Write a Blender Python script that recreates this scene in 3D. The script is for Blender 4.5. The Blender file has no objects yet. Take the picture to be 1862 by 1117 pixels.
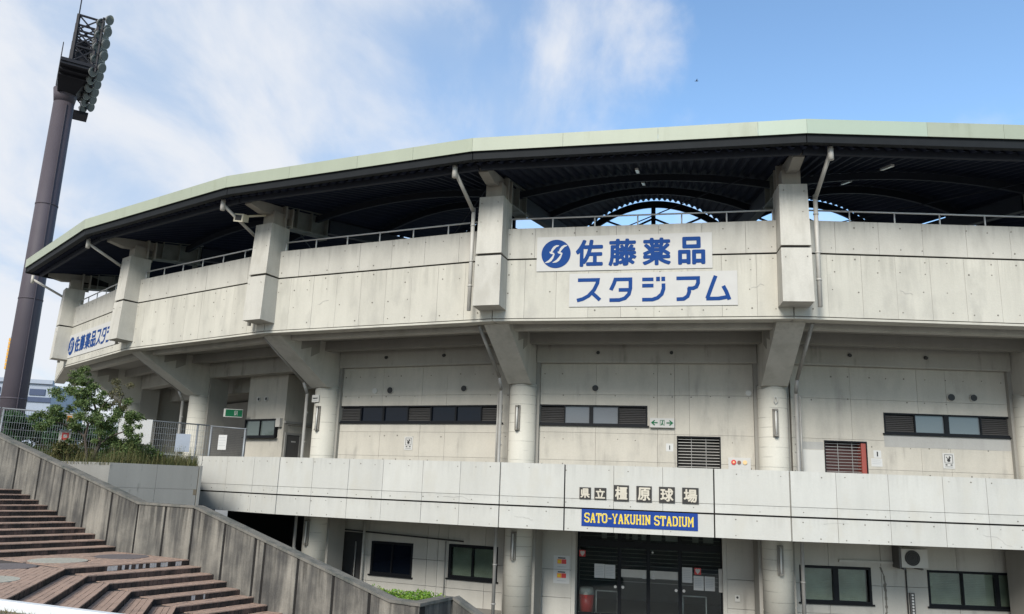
import bpy, math, random
from mathutils import Vector, Matrix
rnd = random.Random(7)
scene = bpy.context.scene
COL = scene.collection
R_ = math.radians

# ---------------------------------------------------------------- camera
# Datum: z = 0 is the photographer's eye level; the forecourt lies at z = -3.9.
PITCH, ROLL = 0.21906, 0.03690
F_ = Vector((0, math.cos(PITCH), math.sin(PITCH)))
U0 = Vector((0, -math.sin(PITCH), math.cos(PITCH)))
X0 = Vector((1, 0, 0))
CX = X0 * math.cos(ROLL) + U0 * math.sin(ROLL)
CU = -X0 * math.sin(ROLL) + U0 * math.cos(ROLL)
cam = bpy.data.cameras.new('camera')
cam.sensor_width = 36.0
cam.lens = 28.53
cam.clip_start = 0.1
cam.clip_end = 6000
camo = bpy.data.objects.new('camera', cam)
COL.objects.link(camo)
camo.matrix_world = Matrix(((CX.x, CU.x, -F_.x, 0), (CX.y, CU.y, -F_.y, 0), (CX.z, CU.z, -F_.z, 0), (0, 0, 0, 1)))
scene.camera = camo

# ---------------------------------------------------------------- light
SUN_EL, SUN_AZ = R_(34), R_(-160)      # azimuth from +Y towards +X: behind the viewer, a little to the left
world = bpy.data.worlds.new('World')
scene.world = world
world.use_nodes = True
wn, wl = world.node_tree.nodes, world.node_tree.links
wn.clear()
wout = wn.new('ShaderNodeOutputWorld')
bg = wn.new('ShaderNodeBackground')
sky = wn.new('ShaderNodeTexSky')
sky.sky_type = 'NISHITA'
sky.sun_disc = False
sky.sun_elevation = SUN_EL
sky.sun_rotation = SUN_AZ
sky.air_density = 1.0
sky.dust_density = 0.25
sky.ozone_density = 2.2
tc = wn.new('ShaderNodeTexCoord')
sep = wn.new('ShaderNodeSeparateXYZ')
wl.new(tc.outputs['Generated'], sep.inputs[0])


def wmath(op, a, b=None, c=None):
    m = wn.new('ShaderNodeMath'); m.operation = op
    for k, v in enumerate((a, b, c)):
        if v is None: continue
        if isinstance(v, (int, float)): m.inputs[k].default_value = v
        else: wl.new(v, m.inputs[k])
    return m.outputs[0]


zz = wmath('ADD', wmath('MAXIMUM', sep.outputs[2], 0.0), 0.30)
cu = wmath('DIVIDE', sep.outputs[0], zz)
cv = wmath('DIVIDE', sep.outputs[1], zz)
cmb = wn.new('ShaderNodeCombineXYZ')
wl.new(cu, cmb.inputs[0]); wl.new(cv, cmb.inputs[1])


def wnoise(scale, detail, rough, off, dist=0.0):
    mp = wn.new('ShaderNodeMapping'); mp.inputs['Location'].default_value = off
    mp.inputs['Rotation'].default_value = (0, 0, R_(-35)); mp.inputs['Scale'].default_value = (1.0, 0.62, 1)
    wl.new(cmb.outputs[0], mp.inputs[0])
    n = wn.new('ShaderNodeTexNoise'); n.inputs['Scale'].default_value = scale
    n.inputs['Detail'].default_value = detail; n.inputs['Roughness'].default_value = rough
    n.inputs['Distortion'].default_value = dist
    wl.new(mp.outputs[0], n.inputs['Vector'])
    return n.outputs[0]


def wramp(v, a, b):
    r = wn.new('ShaderNodeMapRange'); r.interpolation_type = 'SMOOTHSTEP'
    r.inputs[1].default_value = a; r.inputs[2].default_value = b
    wl.new(v, r.inputs[0])
    return r.outputs[0]


# two layers: a thin veil that thins out towards the right, and denser soft heaps inside it
n1 = wnoise(1.15, 6, 0.50, (5.3, 0.9, 0.4), 0.2)
n2 = wnoise(3.4, 7, 0.55, (2.1, 7.2, 5.0), 0.3)
n3 = wnoise(3.3, 8, 0.56, (9.0, 3.1, 2.0), 0.35)
n4 = wnoise(1.3, 3, 0.5, (3.9, 0.2, 1.0), 0.1)
drift = wmath('MULTIPLY', sep.outputs[0], -0.85)
veil = wmath('ADD', wmath('ADD', wmath('MULTIPLY', wmath('SUBTRACT', n1, 0.5), 1.7), wmath('MULTIPLY', wmath('SUBTRACT', n2, 0.5), 0.6)), drift)
veil = wmath('MULTIPLY', wramp(veil, -0.34, 0.46), 0.85)
heap = wmath('ADD', wmath('ADD', wmath('MULTIPLY', wmath('SUBTRACT', n3, 0.5), 2.4), wmath('MULTIPLY', wmath('SUBTRACT', n2, 0.5), 0.8)), wmath('MULTIPLY', drift, 0.75))
heap = wmath('ADD', heap, wmath('MULTIPLY', wmath('SUBTRACT', n4, 0.5), 0.9))
heap = wmath('MULTIPLY', wramp(heap, -0.16, 0.58), 0.90)
cm1 = wn.new('ShaderNodeMix'); cm1.data_type = 'RGBA'
tone = wn.new('ShaderNodeMix'); tone.data_type = 'RGBA'; tone.blend_type = 'MULTIPLY'; tone.inputs[0].default_value = 1.0
tone.inputs[7].default_value = (0.98, 1.06, 1.06, 1)
wl.new(sky.outputs[0], tone.inputs[6])
wl.new(veil, cm1.inputs[0]); wl.new(tone.outputs[2], cm1.inputs[6]); cm1.inputs[7].default_value = (2.35, 2.9, 3.75, 1)
cmix = wn.new('ShaderNodeMix'); cmix.data_type = 'RGBA'
wl.new(heap, cmix.inputs[0]); wl.new(cm1.outputs[2], cmix.inputs[6]); cmix.inputs[7].default_value = (3.85, 3.95, 4.15, 1)
wl.new(cmix.outputs[2], bg.inputs[0])
bg.inputs[1].default_value = 0.098
wl.new(bg.outputs[0], wout.inputs[0])

sun = bpy.data.lights.new('sun', 'SUN')
sun.energy = 2.0
sun.angle = R_(22)
sun.color = (1.0, 0.955, 0.88)
suno = bpy.data.objects.new('sun', sun)
COL.objects.link(suno)
sd = Vector((math.sin(SUN_AZ) * math.cos(SUN_EL), math.cos(SUN_AZ) * math.cos(SUN_EL), math.sin(SUN_EL)))
suno.rotation_euler = sd.to_track_quat('Z', 'Y').to_euler()
suno.location = sd * 60

vs = scene.view_settings
vs.view_transform = 'Standard'; vs.look = 'None'; vs.gamma = 1.0; vs.use_curve_mapping = False
vs.exposure = 1.2
scene.cycles.max_bounces = 8
scene.cycles.transparent_max_bounces = 12

# ---------------------------------------------------------------- materials


def new_mat(name):
    m = bpy.data.materials.new(name); m.use_nodes = True
    nt = m.node_tree; b = nt.nodes['Principled BSDF']
    return m, nt, b


def N(nt, typ, **kw):
    n = nt.nodes.new(typ)
    for k, v in kw.items(): setattr(n, k, v)
    return n


def mth(nt, op, a, b=None):
    m = N(nt, 'ShaderNodeMath', operation=op)
    for k, v in enumerate((a, b)):
        if v is None: continue
        if isinstance(v, (int, float)): m.inputs[k].default_value = v
        else: nt.links.new(v, m.inputs[k])
    return m.outputs[0]


def nz(nt, pos, scale, sxyz=(1, 1, 1), detail=5, rough=0.55):
    mp = N(nt, 'ShaderNodeMapping'); mp.inputs['Scale'].default_value = sxyz
    nt.links.new(pos, mp.inputs[0])
    n = N(nt, 'ShaderNodeTexNoise'); n.inputs['Scale'].default_value = scale
    n.inputs['Detail'].default_value = detail; n.inputs['Roughness'].default_value = rough
    nt.links.new(mp.outputs[0], n.inputs['Vector'])
    return n.outputs[0]


def mrange(nt, v, a, b, c=0.0, d=1.0):
    m = N(nt, 'ShaderNodeMapRange'); m.interpolation_type = 'SMOOTHSTEP'
    for k, x in enumerate((a, b, c, d)): m.inputs[k + 1].default_value = x
    nt.links.new(v, m.inputs[0])
    return m.outputs[0]


def concrete(name, col, blot=0.25, streak=0.25, fine=0.15, randa=0.08, dark=None, dark_amt=0.0, rough=0.85, bump=0.12,
             rings=0.0, dlo=0.52, dhi=0.72, tint=None, tint_amt=0.0, runs=0.0, foot=0.0):
    m, nt, b = new_mat(name)
    geo = N(nt, 'ShaderNodeNewGeometry'); pos = geo.outputs['Position']
    oi = N(nt, 'ShaderNodeObjectInfo')
    a = nz(nt, pos, 0.7, detail=6)
    s = nz(nt, pos, 1.0, (2.6, 2.6, 0.22), detail=5)
    f = nz(nt, pos, 22, detail=4)
    v = mth(nt, 'MULTIPLY', mth(nt, 'SUBTRACT', a, 0.5), blot)
    v = mth(nt, 'ADD', v, mth(nt, 'MULTIPLY', mth(nt, 'SUBTRACT', s, 0.5), streak))
    v = mth(nt, 'ADD', v, mth(nt, 'MULTIPLY', mth(nt, 'SUBTRACT', f, 0.5), fine))
    v = mth(nt, 'ADD', v, mth(nt, 'MULTIPLY', mth(nt, 'SUBTRACT', oi.outputs['Random'], 0.5), randa))
    v = mth(nt, 'ADD', v, 1.0)
    if runs or foot:
        tcn = N(nt, 'ShaderNodeTexCoord'); sg_ = N(nt, 'ShaderNodeSeparateXYZ'); nt.links.new(tcn.outputs['Generated'], sg_.inputs[0])
        st1 = nz(nt, pos, 1.0, (7.5, 7.5, 0.30), detail=6, rough=0.6)
    if runs:
        mk = mth(nt, 'MULTIPLY', mrange(nt, mth(nt, 'ADD', sg_.outputs[2], mth(nt, 'MULTIPLY', mth(nt, 'SUBTRACT', st1, .5), 1.6)), .55, 1.15), mrange(nt, st1, .40, .62))
        v = mth(nt, 'SUBTRACT', v, mth(nt, 'MULTIPLY', mk, runs))
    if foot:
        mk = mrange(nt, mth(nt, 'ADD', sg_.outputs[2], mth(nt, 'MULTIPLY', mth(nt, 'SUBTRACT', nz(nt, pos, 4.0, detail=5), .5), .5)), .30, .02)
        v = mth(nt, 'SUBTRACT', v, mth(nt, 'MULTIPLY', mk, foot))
    if rings:
        sp = N(nt, 'ShaderNodeSeparateXYZ'); nt.links.new(pos, sp.inputs[0])
        wob = mth(nt, 'MULTIPLY', nz(nt, pos, 3.0, (1, 1, 0.2)), 0.03)
        fr = mth(nt, 'FRACT', mth(nt, 'DIVIDE', mth(nt, 'ADD', sp.outputs[2], wob), 0.292))
        ln = mth(nt, 'LESS_THAN', fr, 0.075)
        ln = mth(nt, 'MULTIPLY', ln, mrange(nt, nz(nt, pos, 2.1, (1, 1, 3)), 0.40, 0.6))
        v = mth(nt, 'SUBTRACT', v, mth(nt, 'MULTIPLY', ln, rings))
    sc = N(nt, 'ShaderNodeVectorMath', operation='SCALE'); sc.inputs[0].default_value = col
    nt.links.new(v, sc.inputs['Scale'])
    out = sc.outputs[0]
    if tint:
        mx = N(nt, 'ShaderNodeMix', data_type='RGBA'); nt.links.new(out, mx.inputs[6]); mx.inputs[7].default_value = (*tint, 1)
        nt.links.new(mth(nt, 'MULTIPLY', mrange(nt, nz(nt, pos, 1.3, (1.5, 1.5, .6)), .48, .72), tint_amt), mx.inputs[0])
        out = mx.outputs[2]
    if dark:
        d1 = nz(nt, pos, 1.0, (3.2, 3.2, 0.34), detail=6, rough=0.62)
        d2 = nz(nt, pos, 1.1, (1, 1, 1), detail=4)
        d = mth(nt, 'ADD', mth(nt, 'MULTIPLY', d1, 0.62), mth(nt, 'MULTIPLY', d2, 0.42))
        mx = N(nt, 'ShaderNodeMix', data_type='RGBA'); nt.links.new(out, mx.inputs[6]); mx.inputs[7].default_value = (*dark, 1)
        nt.links.new(mth(nt, 'MULTIPLY', mrange(nt, d, dlo, dhi), dark_amt), mx.inputs[0])
        out = mx.outputs[2]
    nt.links.new(out, b.inputs['Base Color'])
    b.inputs['Roughness'].default_value = rough
    if bump:
        bp = N(nt, 'ShaderNodeBump'); bp.inputs['Strength'].default_value = bump; bp.inputs['Distance'].default_value = 0.02
        nt.links.new(f, bp.inputs['Height']); nt.links.new(bp.outputs[0], b.inputs['Normal'])
    return m


def plain(name, col, rough=0.5, metal=0.0, var=0.1, scale=3.0, spec=0.5):
    m, nt, b = new_mat(name)
    geo = N(nt, 'ShaderNodeNewGeometry')
    v = mth(nt, 'ADD', mth(nt, 'MULTIPLY', mth(nt, 'SUBTRACT', nz(nt, geo.outputs['Position'], scale, detail=5), 0.5), var * 2), 1.0)
    sc = N(nt, 'ShaderNodeVectorMath', operation='SCALE'); sc.inputs[0].default_value = col
    nt.links.new(v, sc.inputs['Scale']); nt.links.new(sc.outputs[0], b.inputs['Base Color'])
    b.inputs['Roughness'].default_value = rough; b.inputs['Metallic'].default_value = metal
    b.inputs['Specular IOR Level'].default_value = spec
    return m


def glass(name, tint=(0.6, 0.65, 0.66), refl=0.06, body=None):
    m, nt, b = new_mat(name)
    nt.nodes.remove(b)
    out = nt.nodes['Material Output']
    tr = N(nt, 'ShaderNodeBsdfTransparent'); tr.inputs[0].default_value = (*tint, 1)
    gl = N(nt, 'ShaderNodeBsdfGlossy'); gl.inputs['Roughness'].default_value = 0.02
    gl.inputs[0].default_value = (0.55, 0.58, 0.6, 1)
    fr = N(nt, 'ShaderNodeFresnel'); fr.inputs[0].default_value = 1.52
    f2 = mth(nt, 'ADD', fr.outputs[0], refl)
    base = tr.outputs[0]
    if body:
        df = N(nt, 'ShaderNodeBsdfDiffuse'); df.inputs[0].default_value = (*body, 1)
        base = df.outputs[0]
    mx = N(nt, 'ShaderNodeMixShader'); nt.links.new(f2, mx.inputs[0]); nt.links.new(base, mx.inputs[1]); nt.links.new(gl.outputs[0], mx.inputs[2])
    nt.links.new(mx.outputs[0], out.inputs[0])
    return m


M = {}
M['parapet'] = concrete('weathered_cream_concrete', (0.435, 0.42, 0.365), 0.26, 0.22, 0.15, 0.09, tint=(0.31, 0.30, 0.265), tint_amt=.55, dark=(0.22, 0.21, 0.185), dark_amt=.35, dlo=.60, dhi=.78, runs=.13)
M['parapet_top'] = concrete('greyer_parapet_concrete', (0.405, 0.392, 0.35), 0.26, 0.26, 0.16, 0.06, tint=(0.30, 0.29, 0.26), tint_amt=.45, runs=.16)
M['pillar'] = concrete('pillar_concrete', (0.435, 0.42, 0.375), 0.30, 0.28, 0.18, 0.05, tint=(0.31, 0.295, 0.255), tint_amt=.55, dark=(0.20, 0.19, 0.165), dark_amt=.3, dlo=.58, dhi=.76, runs=.13)
M['balcony'] = concrete('pale_coated_concrete', (0.435, 0.432, 0.40), 0.20, 0.18, 0.10, 0.08, tint=(0.41, 0.395, 0.345), tint_amt=.5, dark=(0.30, 0.29, 0.26), dark_amt=.3, dlo=.60, dhi=.76, runs=.08)
M['wall'] = concrete('fair_faced_concrete', (0.425, 0.40, 0.345), 0.34, 0.22, 0.18, 0.05, dark=(0.17, 0.16, 0.145), dark_amt=.5, dlo=.56, dhi=.74, tint=(0.30, 0.285, 0.25), tint_amt=.45, runs=.05)
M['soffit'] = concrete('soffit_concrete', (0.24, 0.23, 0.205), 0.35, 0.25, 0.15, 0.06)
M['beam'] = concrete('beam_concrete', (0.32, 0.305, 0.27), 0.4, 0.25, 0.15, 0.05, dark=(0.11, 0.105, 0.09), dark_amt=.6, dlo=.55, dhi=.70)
M['column'] = concrete('board_marked_concrete', (0.46, 0.445, 0.39), 0.25, 0.15, 0.15, 0.03, rings=0.34)
M['lowwall'] = concrete('ground_floor_concrete', (0.40, 0.385, 0.345), 0.3, 0.25, 0.15, 0.06, dark=(0.15, 0.14, 0.125), dark_amt=.5, dlo=.56, dhi=.74)
M['grout'] = plain('tie_hole_mortar', (0.15, 0.14, 0.12), 0.95, var=.5, scale=1.7)
M['joint'] = plain('joint_filler', (0.022, 0.021, 0.02), 0.95, spec=.1)
M['patch'] = concrete('repair_mortar', (0.33, 0.325, 0.305), 0.35, 0.3, 0.15, 0.05)
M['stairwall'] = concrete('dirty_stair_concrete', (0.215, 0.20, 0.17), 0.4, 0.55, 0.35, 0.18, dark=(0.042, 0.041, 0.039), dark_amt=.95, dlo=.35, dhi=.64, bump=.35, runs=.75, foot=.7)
M['coping'] = concrete('mossy_coping_concrete', (0.14, 0.132, 0.115), 0.5, 0.2, 0.3, 0.05, dark=(0.045, 0.055, 0.05), dark_amt=.8, dlo=.45, dhi=.65, bump=.3)
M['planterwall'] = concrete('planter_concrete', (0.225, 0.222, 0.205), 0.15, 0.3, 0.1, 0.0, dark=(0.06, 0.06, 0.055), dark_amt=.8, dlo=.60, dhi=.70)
M['black_metal'] = plain('black_aluminium', (0.008, 0.009, 0.011), 0.5, spec=.15)
M['dark_metal'] = plain('dark_grey_louvre', (0.075, 0.072, 0.07), 0.5)
M['fascia'] = concrete('pale_green_fascia', (0.285, 0.315, 0.24), .12, .16, .05, .07, dark=(0.19, 0.21, 0.14), dark_amt=.4, dlo=.56, dhi=.72, rough=.5, bump=0)
M['fascia2'] = concrete('fresh_pale_green_fascia', (0.305, 0.365, 0.29), .08, .10, .04, .03, rough=.5, bump=0)
M['gutter'] = plain('dark_gutter_steel', (0.012, 0.014, 0.016), 0.7, var=0.3, spec=.15)
M['deck'] = plain('navy_roof_sheet', (0.016, 0.020, 0.036), 0.85, var=0.3, scale=1.5, spec=.10)
M['rib'] = plain('dark_roof_steel', (0.026, 0.030, 0.040), 0.75, var=0.2, spec=.15)
M['girder'] = plain('grey_green_steel', (0.20, 0.21, 0.19), 0.7, var=0.35, spec=.2)
M['haunch'] = concrete('steel_bracket_paint', (0.29, 0.275, 0.24), 0.3, 0.4, 0.1, 0.03)
M['rail'] = plain('stainless_rail', (0.55, 0.54, 0.52), 0.4, 0.15)
M['pipe'] = plain('weathered_pvc_pipe', (0.40, 0.385, 0.35), 0.5, var=0.2)
M['pipe2'] = plain('steel_conduit', (0.24, 0.235, 0.22), 0.5, var=0.3)
M['white'] = plain('white_sign_film', (0.455, 0.45, 0.43), 0.7, var=0.06, spec=.1)
M['paper'] = plain('paper', (0.48, 0.48, 0.465), 0.7, var=0.06)
M['blue'] = plain('sign_blue', (0.006, 0.042, 0.175), 0.6, var=0.08, spec=.1)
M['blue2'] = plain('banner_blue', (0.004, 0.035, 0.20), 0.5, var=0.06, spec=.2)
M['yellow'] = plain('banner_yellow', (0.62, 0.46, 0.03), 0.5, var=0.03, spec=.2)
M['black'] = plain('black_stone', (0.02, 0.018, 0.016), 0.35, var=0.2)
M['stone_letter'] = plain('pale_letter', (0.46, 0.425, 0.35), 0.7, var=0.15)
M['ink'] = plain('black_ink', (0.02, 0.02, 0.02), 0.6)
M['grey_ink'] = plain('grey_ink', (0.30, 0.31, 0.33), 0.7)
M['green'] = plain('exit_green', (0.003, 0.105, 0.042), 0.5, spec=.15)
M['red'] = plain('signal_red', (0.50, 0.035, 0.03), 0.4)
M['orange'] = plain('orange_print', (0.70, 0.25, 0.03), 0.5)
M['amber'] = plain('amber_print', (0.62, 0.44, 0.22), 0.5)
M['brown'] = plain('brown_disc', (0.16, 0.07, 0.05), 0.5)
M['redfr'] = plain('red_oxide_frame', (0.26, 0.055, 0.04), 0.6)
M['redback'] = plain('dark_red_shutter', (0.06, 0.018, 0.015), 0.6)
M['lampwhite'] = plain('lamp_tube', (0.50, 0.49, 0.46), 0.4)
M['lampbody'] = plain('lamp_body', (0.16, 0.15, 0.13), 0.5)
M['interior'] = plain('dim_interior', (0.05, 0.05, 0.05), 0.9)
M['interior2'] = plain('lobby_finish', (0.16, 0.155, 0.15), 0.8)
M['blind'] = plain('pale_green_blind', (0.50, 0.52, 0.43), 0.7, var=0.45, scale=1.6)
M['glass'] = glass('window_glass', (0.84, 0.88, 0.85), 0.06)
M['glass_dark'] = glass('dark_window_glass', refl=0.0, body=(0.004, 0.006, 0.011))
M['glass_grey'] = glass('obscured_glass', refl=0.02, body=(0.15, 0.155, 0.165))
M['glass_blue'] = glass('bluish_obscured_glass', refl=0.03, body=(0.12, 0.14, 0.155))
M['glass_green'] = glass('greenish_glass', refl=0.03, body=(0.11, 0.135, 0.125))
M['glass_door'] = glass('entrance_glass', (0.78, 0.82, 0.82), 0.015)
M['acwhite'] = plain('appliance_white', (0.48, 0.47, 0.435), 0.5, var=0.1)
M['beige'] = plain('beige_housing', (0.55, 0.50, 0.38), 0.5)
M['tower'] = plain('tower_brown_paint', (0.066, 0.056, 0.066), 0.6, var=0.25, scale=0.4, spec=.25)
M['towerdark'] = plain('tower_dark_steel', (0.018, 0.018, 0.022), 0.6, var=0.2, spec=.2)
M['reflector'] = plain('lamp_reflector', (0.22, 0.23, 0.22), 0.35, 0.5)
M['lens'] = glass('lamp_lens', refl=0.08, body=(0.10, 0.115, 0.105))
M['asphalt'] = concrete('forecourt_paving', (0.20, 0.19, 0.17), 0.3, 0, 0.3, 0)
M['soil'] = concrete('dry_soil', (0.14, 0.115, 0.08), 0.5, 0, 0.5, 0, bump=.5)
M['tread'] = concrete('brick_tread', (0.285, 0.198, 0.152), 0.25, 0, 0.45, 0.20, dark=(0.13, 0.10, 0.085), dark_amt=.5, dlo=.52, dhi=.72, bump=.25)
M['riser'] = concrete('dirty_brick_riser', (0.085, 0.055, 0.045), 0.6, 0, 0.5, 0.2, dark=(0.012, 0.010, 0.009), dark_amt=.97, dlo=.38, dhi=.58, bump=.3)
M['effl'] = concrete('limescale_brick', (0.36, 0.345, 0.33), 0.5, 0, 0.6, 0.4)
M['bed'] = concrete('paving_bed', (0.05, 0.04, 0.034), 0.3, 0, 0.3, 0)
M['disc_light'] = concrete('pale_pebble_paving', (0.30, 0.295, 0.25), 0.4, 0, 1.2, 0, bump=.6)
M['disc_dark'] = concrete('grey_pebble_paving', (0.115, 0.10, 0.10), 0.4, 0, 0.9, 0, bump=.6)
M['kerb'] = plain('white_painted_kerb', (0.60, 0.62, 0.63), 0.5, var=0.08)
M['bark'] = concrete('bark', (0.055, 0.042, 0.032), 0.5, 0, 0.6, 0, bump=.6)
M['fence'] = plain('galvanised_mesh', (0.19, 0.205, 0.22), 0.5, 0.3)
M['bgwhite'] = plain('far_white_cladding', (0.30, 0.335, 0.39), 0.7)
M['bgnavy'] = plain('far_navy_band', (0.035, 0.055, 0.11), 0.6)
M['bgyellow'] = plain('far_orange_cladding', (0.60, 0.30, 0.03), 0.6)
M['carpaint'] = plain('silver_car_paint', (0.40, 0.42, 0.44), 0.25, 0.4)
M['tyre'] = plain('tyre_rubber', (0.015, 0.015, 0.015), 0.8)


def leafmat(name, ca, cb, cc):
    m, nt, b = new_mat(name)
    geo = N(nt, 'ShaderNodeNewGeometry')
    r = N(nt, 'ShaderNodeValToRGB')
    r.color_ramp.elements[0].color = (*ca, 1); r.color_ramp.elements[1].color = (*cc, 1)
    e = r.color_ramp.elements.new(0.5); e.color = (*cb, 1)
    v = mth(nt, 'ADD', mth(nt, 'MULTIPLY', geo.outputs['Random Per Island'], 0.75), mth(nt, 'MULTIPLY', nz(nt, geo.outputs['Position'], 2.0), 0.3))
    nt.links.new(v, r.inputs[0]); nt.links.new(r.outputs[0], b.inputs['Base Color'])
    b.inputs['Roughness'].default_value = 0.6
    b.inputs['Specular IOR Level'].default_value = 0.3
    try:
        b.inputs['Subsurface Weight'].default_value = 0.0
    except Exception:
        pass
    tl = N(nt, 'ShaderNodeBsdfTranslucent'); nt.links.new(r.outputs[0], tl.inputs[0])
    ad = N(nt, 'ShaderNodeMixShader'); ad.inputs[0].default_value = 0.25
    nt.links.new(b.outputs[0], ad.inputs[1]); nt.links.new(tl.outputs[0], ad.inputs[2])
    nt.links.new(ad.outputs[0], nt.nodes['Material Output'].inputs[0])
    return m


M['leaf'] = leafmat('broadleaf', (0.032, 0.062, 0.02), (0.085, 0.135, 0.04), (0.19, 0.23, 0.09))
M['leaf_dry'] = leafmat('brownish_leaf', (0.06, 0.065, 0.03), (0.11, 0.11, 0.05), (0.19, 0.16, 0.09))
M['leaf_hedge'] = leafmat('hedge_leaf', (0.012, 0.045, 0.018), (0.025, 0.075, 0.025), (0.05, 0.12, 0.035))
M['leaf_lime'] = leafmat('lime_shrub_leaf', (0.05, 0.13, 0.02), (0.12, 0.25, 0.03), (0.28, 0.36, 0.06))
M['weed'] = leafmat('dry_weed', (0.045, 0.065, 0.02), (0.09, 0.10, 0.035), (0.22, 0.18, 0.08))
M['grass'] = leafmat('short_dry_grass', (0.07, 0.085, 0.03), (0.15, 0.14, 0.06), (0.28, 0.23, 0.12))

# ---------------------------------------------------------------- helpers
WM = {}
CUBE = {}


class Fr:
    """local frame: s along t (to the right), o outward along n, z up"""
    def __init__(self, base, t, n):
        self.b = Vector((base[0], base[1], 0)); self.t = Vector((t[0], t[1], 0)); self.n = Vector((n[0], n[1], 0))

    def __call__(self, s, o, z):
        return self.b + self.t * s + self.n * o + Vector((0, 0, z))


def attach(o, parent=None, mw=None):
    COL.objects.link(o)
    mw = mw or Matrix.Identity(4)
    WM[o.name] = mw
    if parent is not None:
        o.parent = parent
        o.matrix_parent_inverse = WM[parent.name].inverted()
    o.matrix_basis = mw
    return o


def tag(o, label=None, cat=None, group=None, kind=None):
    if label: o['label'] = label
    if cat: o['category'] = cat
    if group: o['group'] = group
    if kind: o['kind'] = kind
    return o


def empty(name, loc, label=None, cat=None, group=None, kind=None):
    o = bpy.data.objects.new(name, None)
    o.empty_display_size = 0.3
    attach(o, None, Matrix.Translation(Vector(loc)))
    return tag(o, label, cat, group, kind)


def unit_cube(mat):
    if mat not in CUBE:
        me = bpy.data.meshes.new('block_' + mat)
        v = [(x, y, z) for x in (-.5, .5) for y in (-.5, .5) for z in (-.5, .5)]
        f = [(0, 1, 3, 2), (4, 6, 7, 5), (0, 4, 5, 1), (2, 3, 7, 6), (0, 2, 6, 4), (1, 5, 7, 3)]
        me.from_pydata(v, [], f); me.materials.append(M[mat]); me.update()
        CUBE[mat] = me
    return CUBE[mat]


def cube(name, mat, parent, fr, s0, s1, o0, o1, z0, z1, kind=None):
    o = bpy.data.objects.new(name, unit_cube(mat))
    t, i = fr.t * (s1 - s0), -fr.n * (o1 - o0)
    c = fr((s0 + s1) / 2, (o0 + o1) / 2, (z0 + z1) / 2)
    mw = Matrix(((t.x, i.x, 0, c.x), (t.y, i.y, 0, c.y), (0, 0, z1 - z0, c.z), (0, 0, 0, 1)))
    attach(o, parent, mw)
    if kind: o['kind'] = kind
    return o


class MB:
    def __init__(self):
        self.v = []; self.f = []

    def poly(self, pts):
        k = len(self.v); self.v += [tuple(p) for p in pts]; self.f.append(tuple(range(k, k + len(pts))))

    def hull(self, a, b):
        """prism between two matching loops a and b"""
        k = len(self.v); n = len(a)
        self.v += [tuple(p) for p in a] + [tuple(p) for p in b]
        self.f.append(tuple(range(k + n - 1, k - 1, -1))); self.f.append(tuple(range(k + n, k + 2 * n)))
        for i in range(n):
            j = (i + 1) % n
            self.f.append((k + i, k + j, k + n + j, k + n + i))
        return self

    def box(self, fr, s0, s1, o0, o1, z0, z1):
        a = [fr(s0, o0, z0), fr(s0, o1, z0), fr(s0, o1, z1), fr(s0, o0, z1)]
        b = [fr(s1, o0, z0), fr(s1, o1, z0), fr(s1, o1, z1), fr(s1, o0, z1)]
        return self.hull(a, b)

    def prof(self, fr, pts, s0, s1):
        return self.hull([fr(s0, o, z) for o, z in pts], [fr(s1, o, z) for o, z in pts])

    def tube(self, p, q, r, n=10, r2=None, cap=True):
        p, q = Vector(p), Vector(q); d = (q - p).normalized()
        u = d.orthogonal().normalized(); w = d.cross(u)
        r2 = r if r2 is None else r2
        a = [p + (u * math.cos(6.28319 * i / n) + w * math.sin(6.28319 * i / n)) * r for i in range(n)]
        b = [q + (u * math.cos(6.28319 * i / n) + w * math.sin(6.28319 * i / n)) * r2 for i in range(n)]
        return self.hull(a, b)

    def path(self, pts, r, n=10):
        for a, b in zip(pts, pts[1:]): self.tube(a, b, r, n)
        return self

    def bar(self, p, q, w, h=None):
        """square bar from p to q"""
        p, q = Vector(p), Vector(q); d = (q - p).normalized(); h = h or w
        up = Vector((0, 0, 1)) if abs(d.z) < 0.95 else Vector((1, 0, 0))
        u = d.cross(up).normalized(); v = u.cross(d).normalized()
        lo = lambda c: [c + u * (a * w / 2) + v * (b * h / 2) for a, b in ((-1, -1), (1, -1), (1, 1), (-1, 1))]
        return self.hull(lo(p), lo(q))

    def build(self, name, mat, parent=None, smooth=False, kind=None, loc=None):
        me = bpy.data.meshes.new(name)
        off = Vector(loc) if loc is not None else Vector((0, 0, 0))
        me.from_pydata([tuple(Vector(v) - off) for v in self.v], [], self.f)
        me.materials.append(M[mat]); me.update()
        if smooth:
            for p in me.polygons: p.use_smooth = len(p.vertices) == 4
        o = bpy.data.objects.new(name, me)
        attach(o, parent, Matrix.Translation(off))
        if kind: o['kind'] = kind
        return o


def sub_rects(rects, hole):
    out = []
    a0, a1, c0, c1 = hole
    for (s0, s1, z0, z1) in rects:
        if a1 <= s0 or a0 >= s1 or c1 <= z0 or c0 >= z1:
            out.append((s0, s1, z0, z1)); continue
        if a0 > s0: out.append((s0, a0, z0, z1))
        if a1 < s1: out.append((a1, s1, z0, z1))
        m0, m1 = max(s0, a0), min(s1, a1)
        if c0 > z0: out.append((m0, m1, z0, c0))
        if c1 < z1: out.append((m0, m1, c1, z1))
    return [r for r in out if r[1] - r[0] > .03 and r[3] - r[2] > .03]


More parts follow.
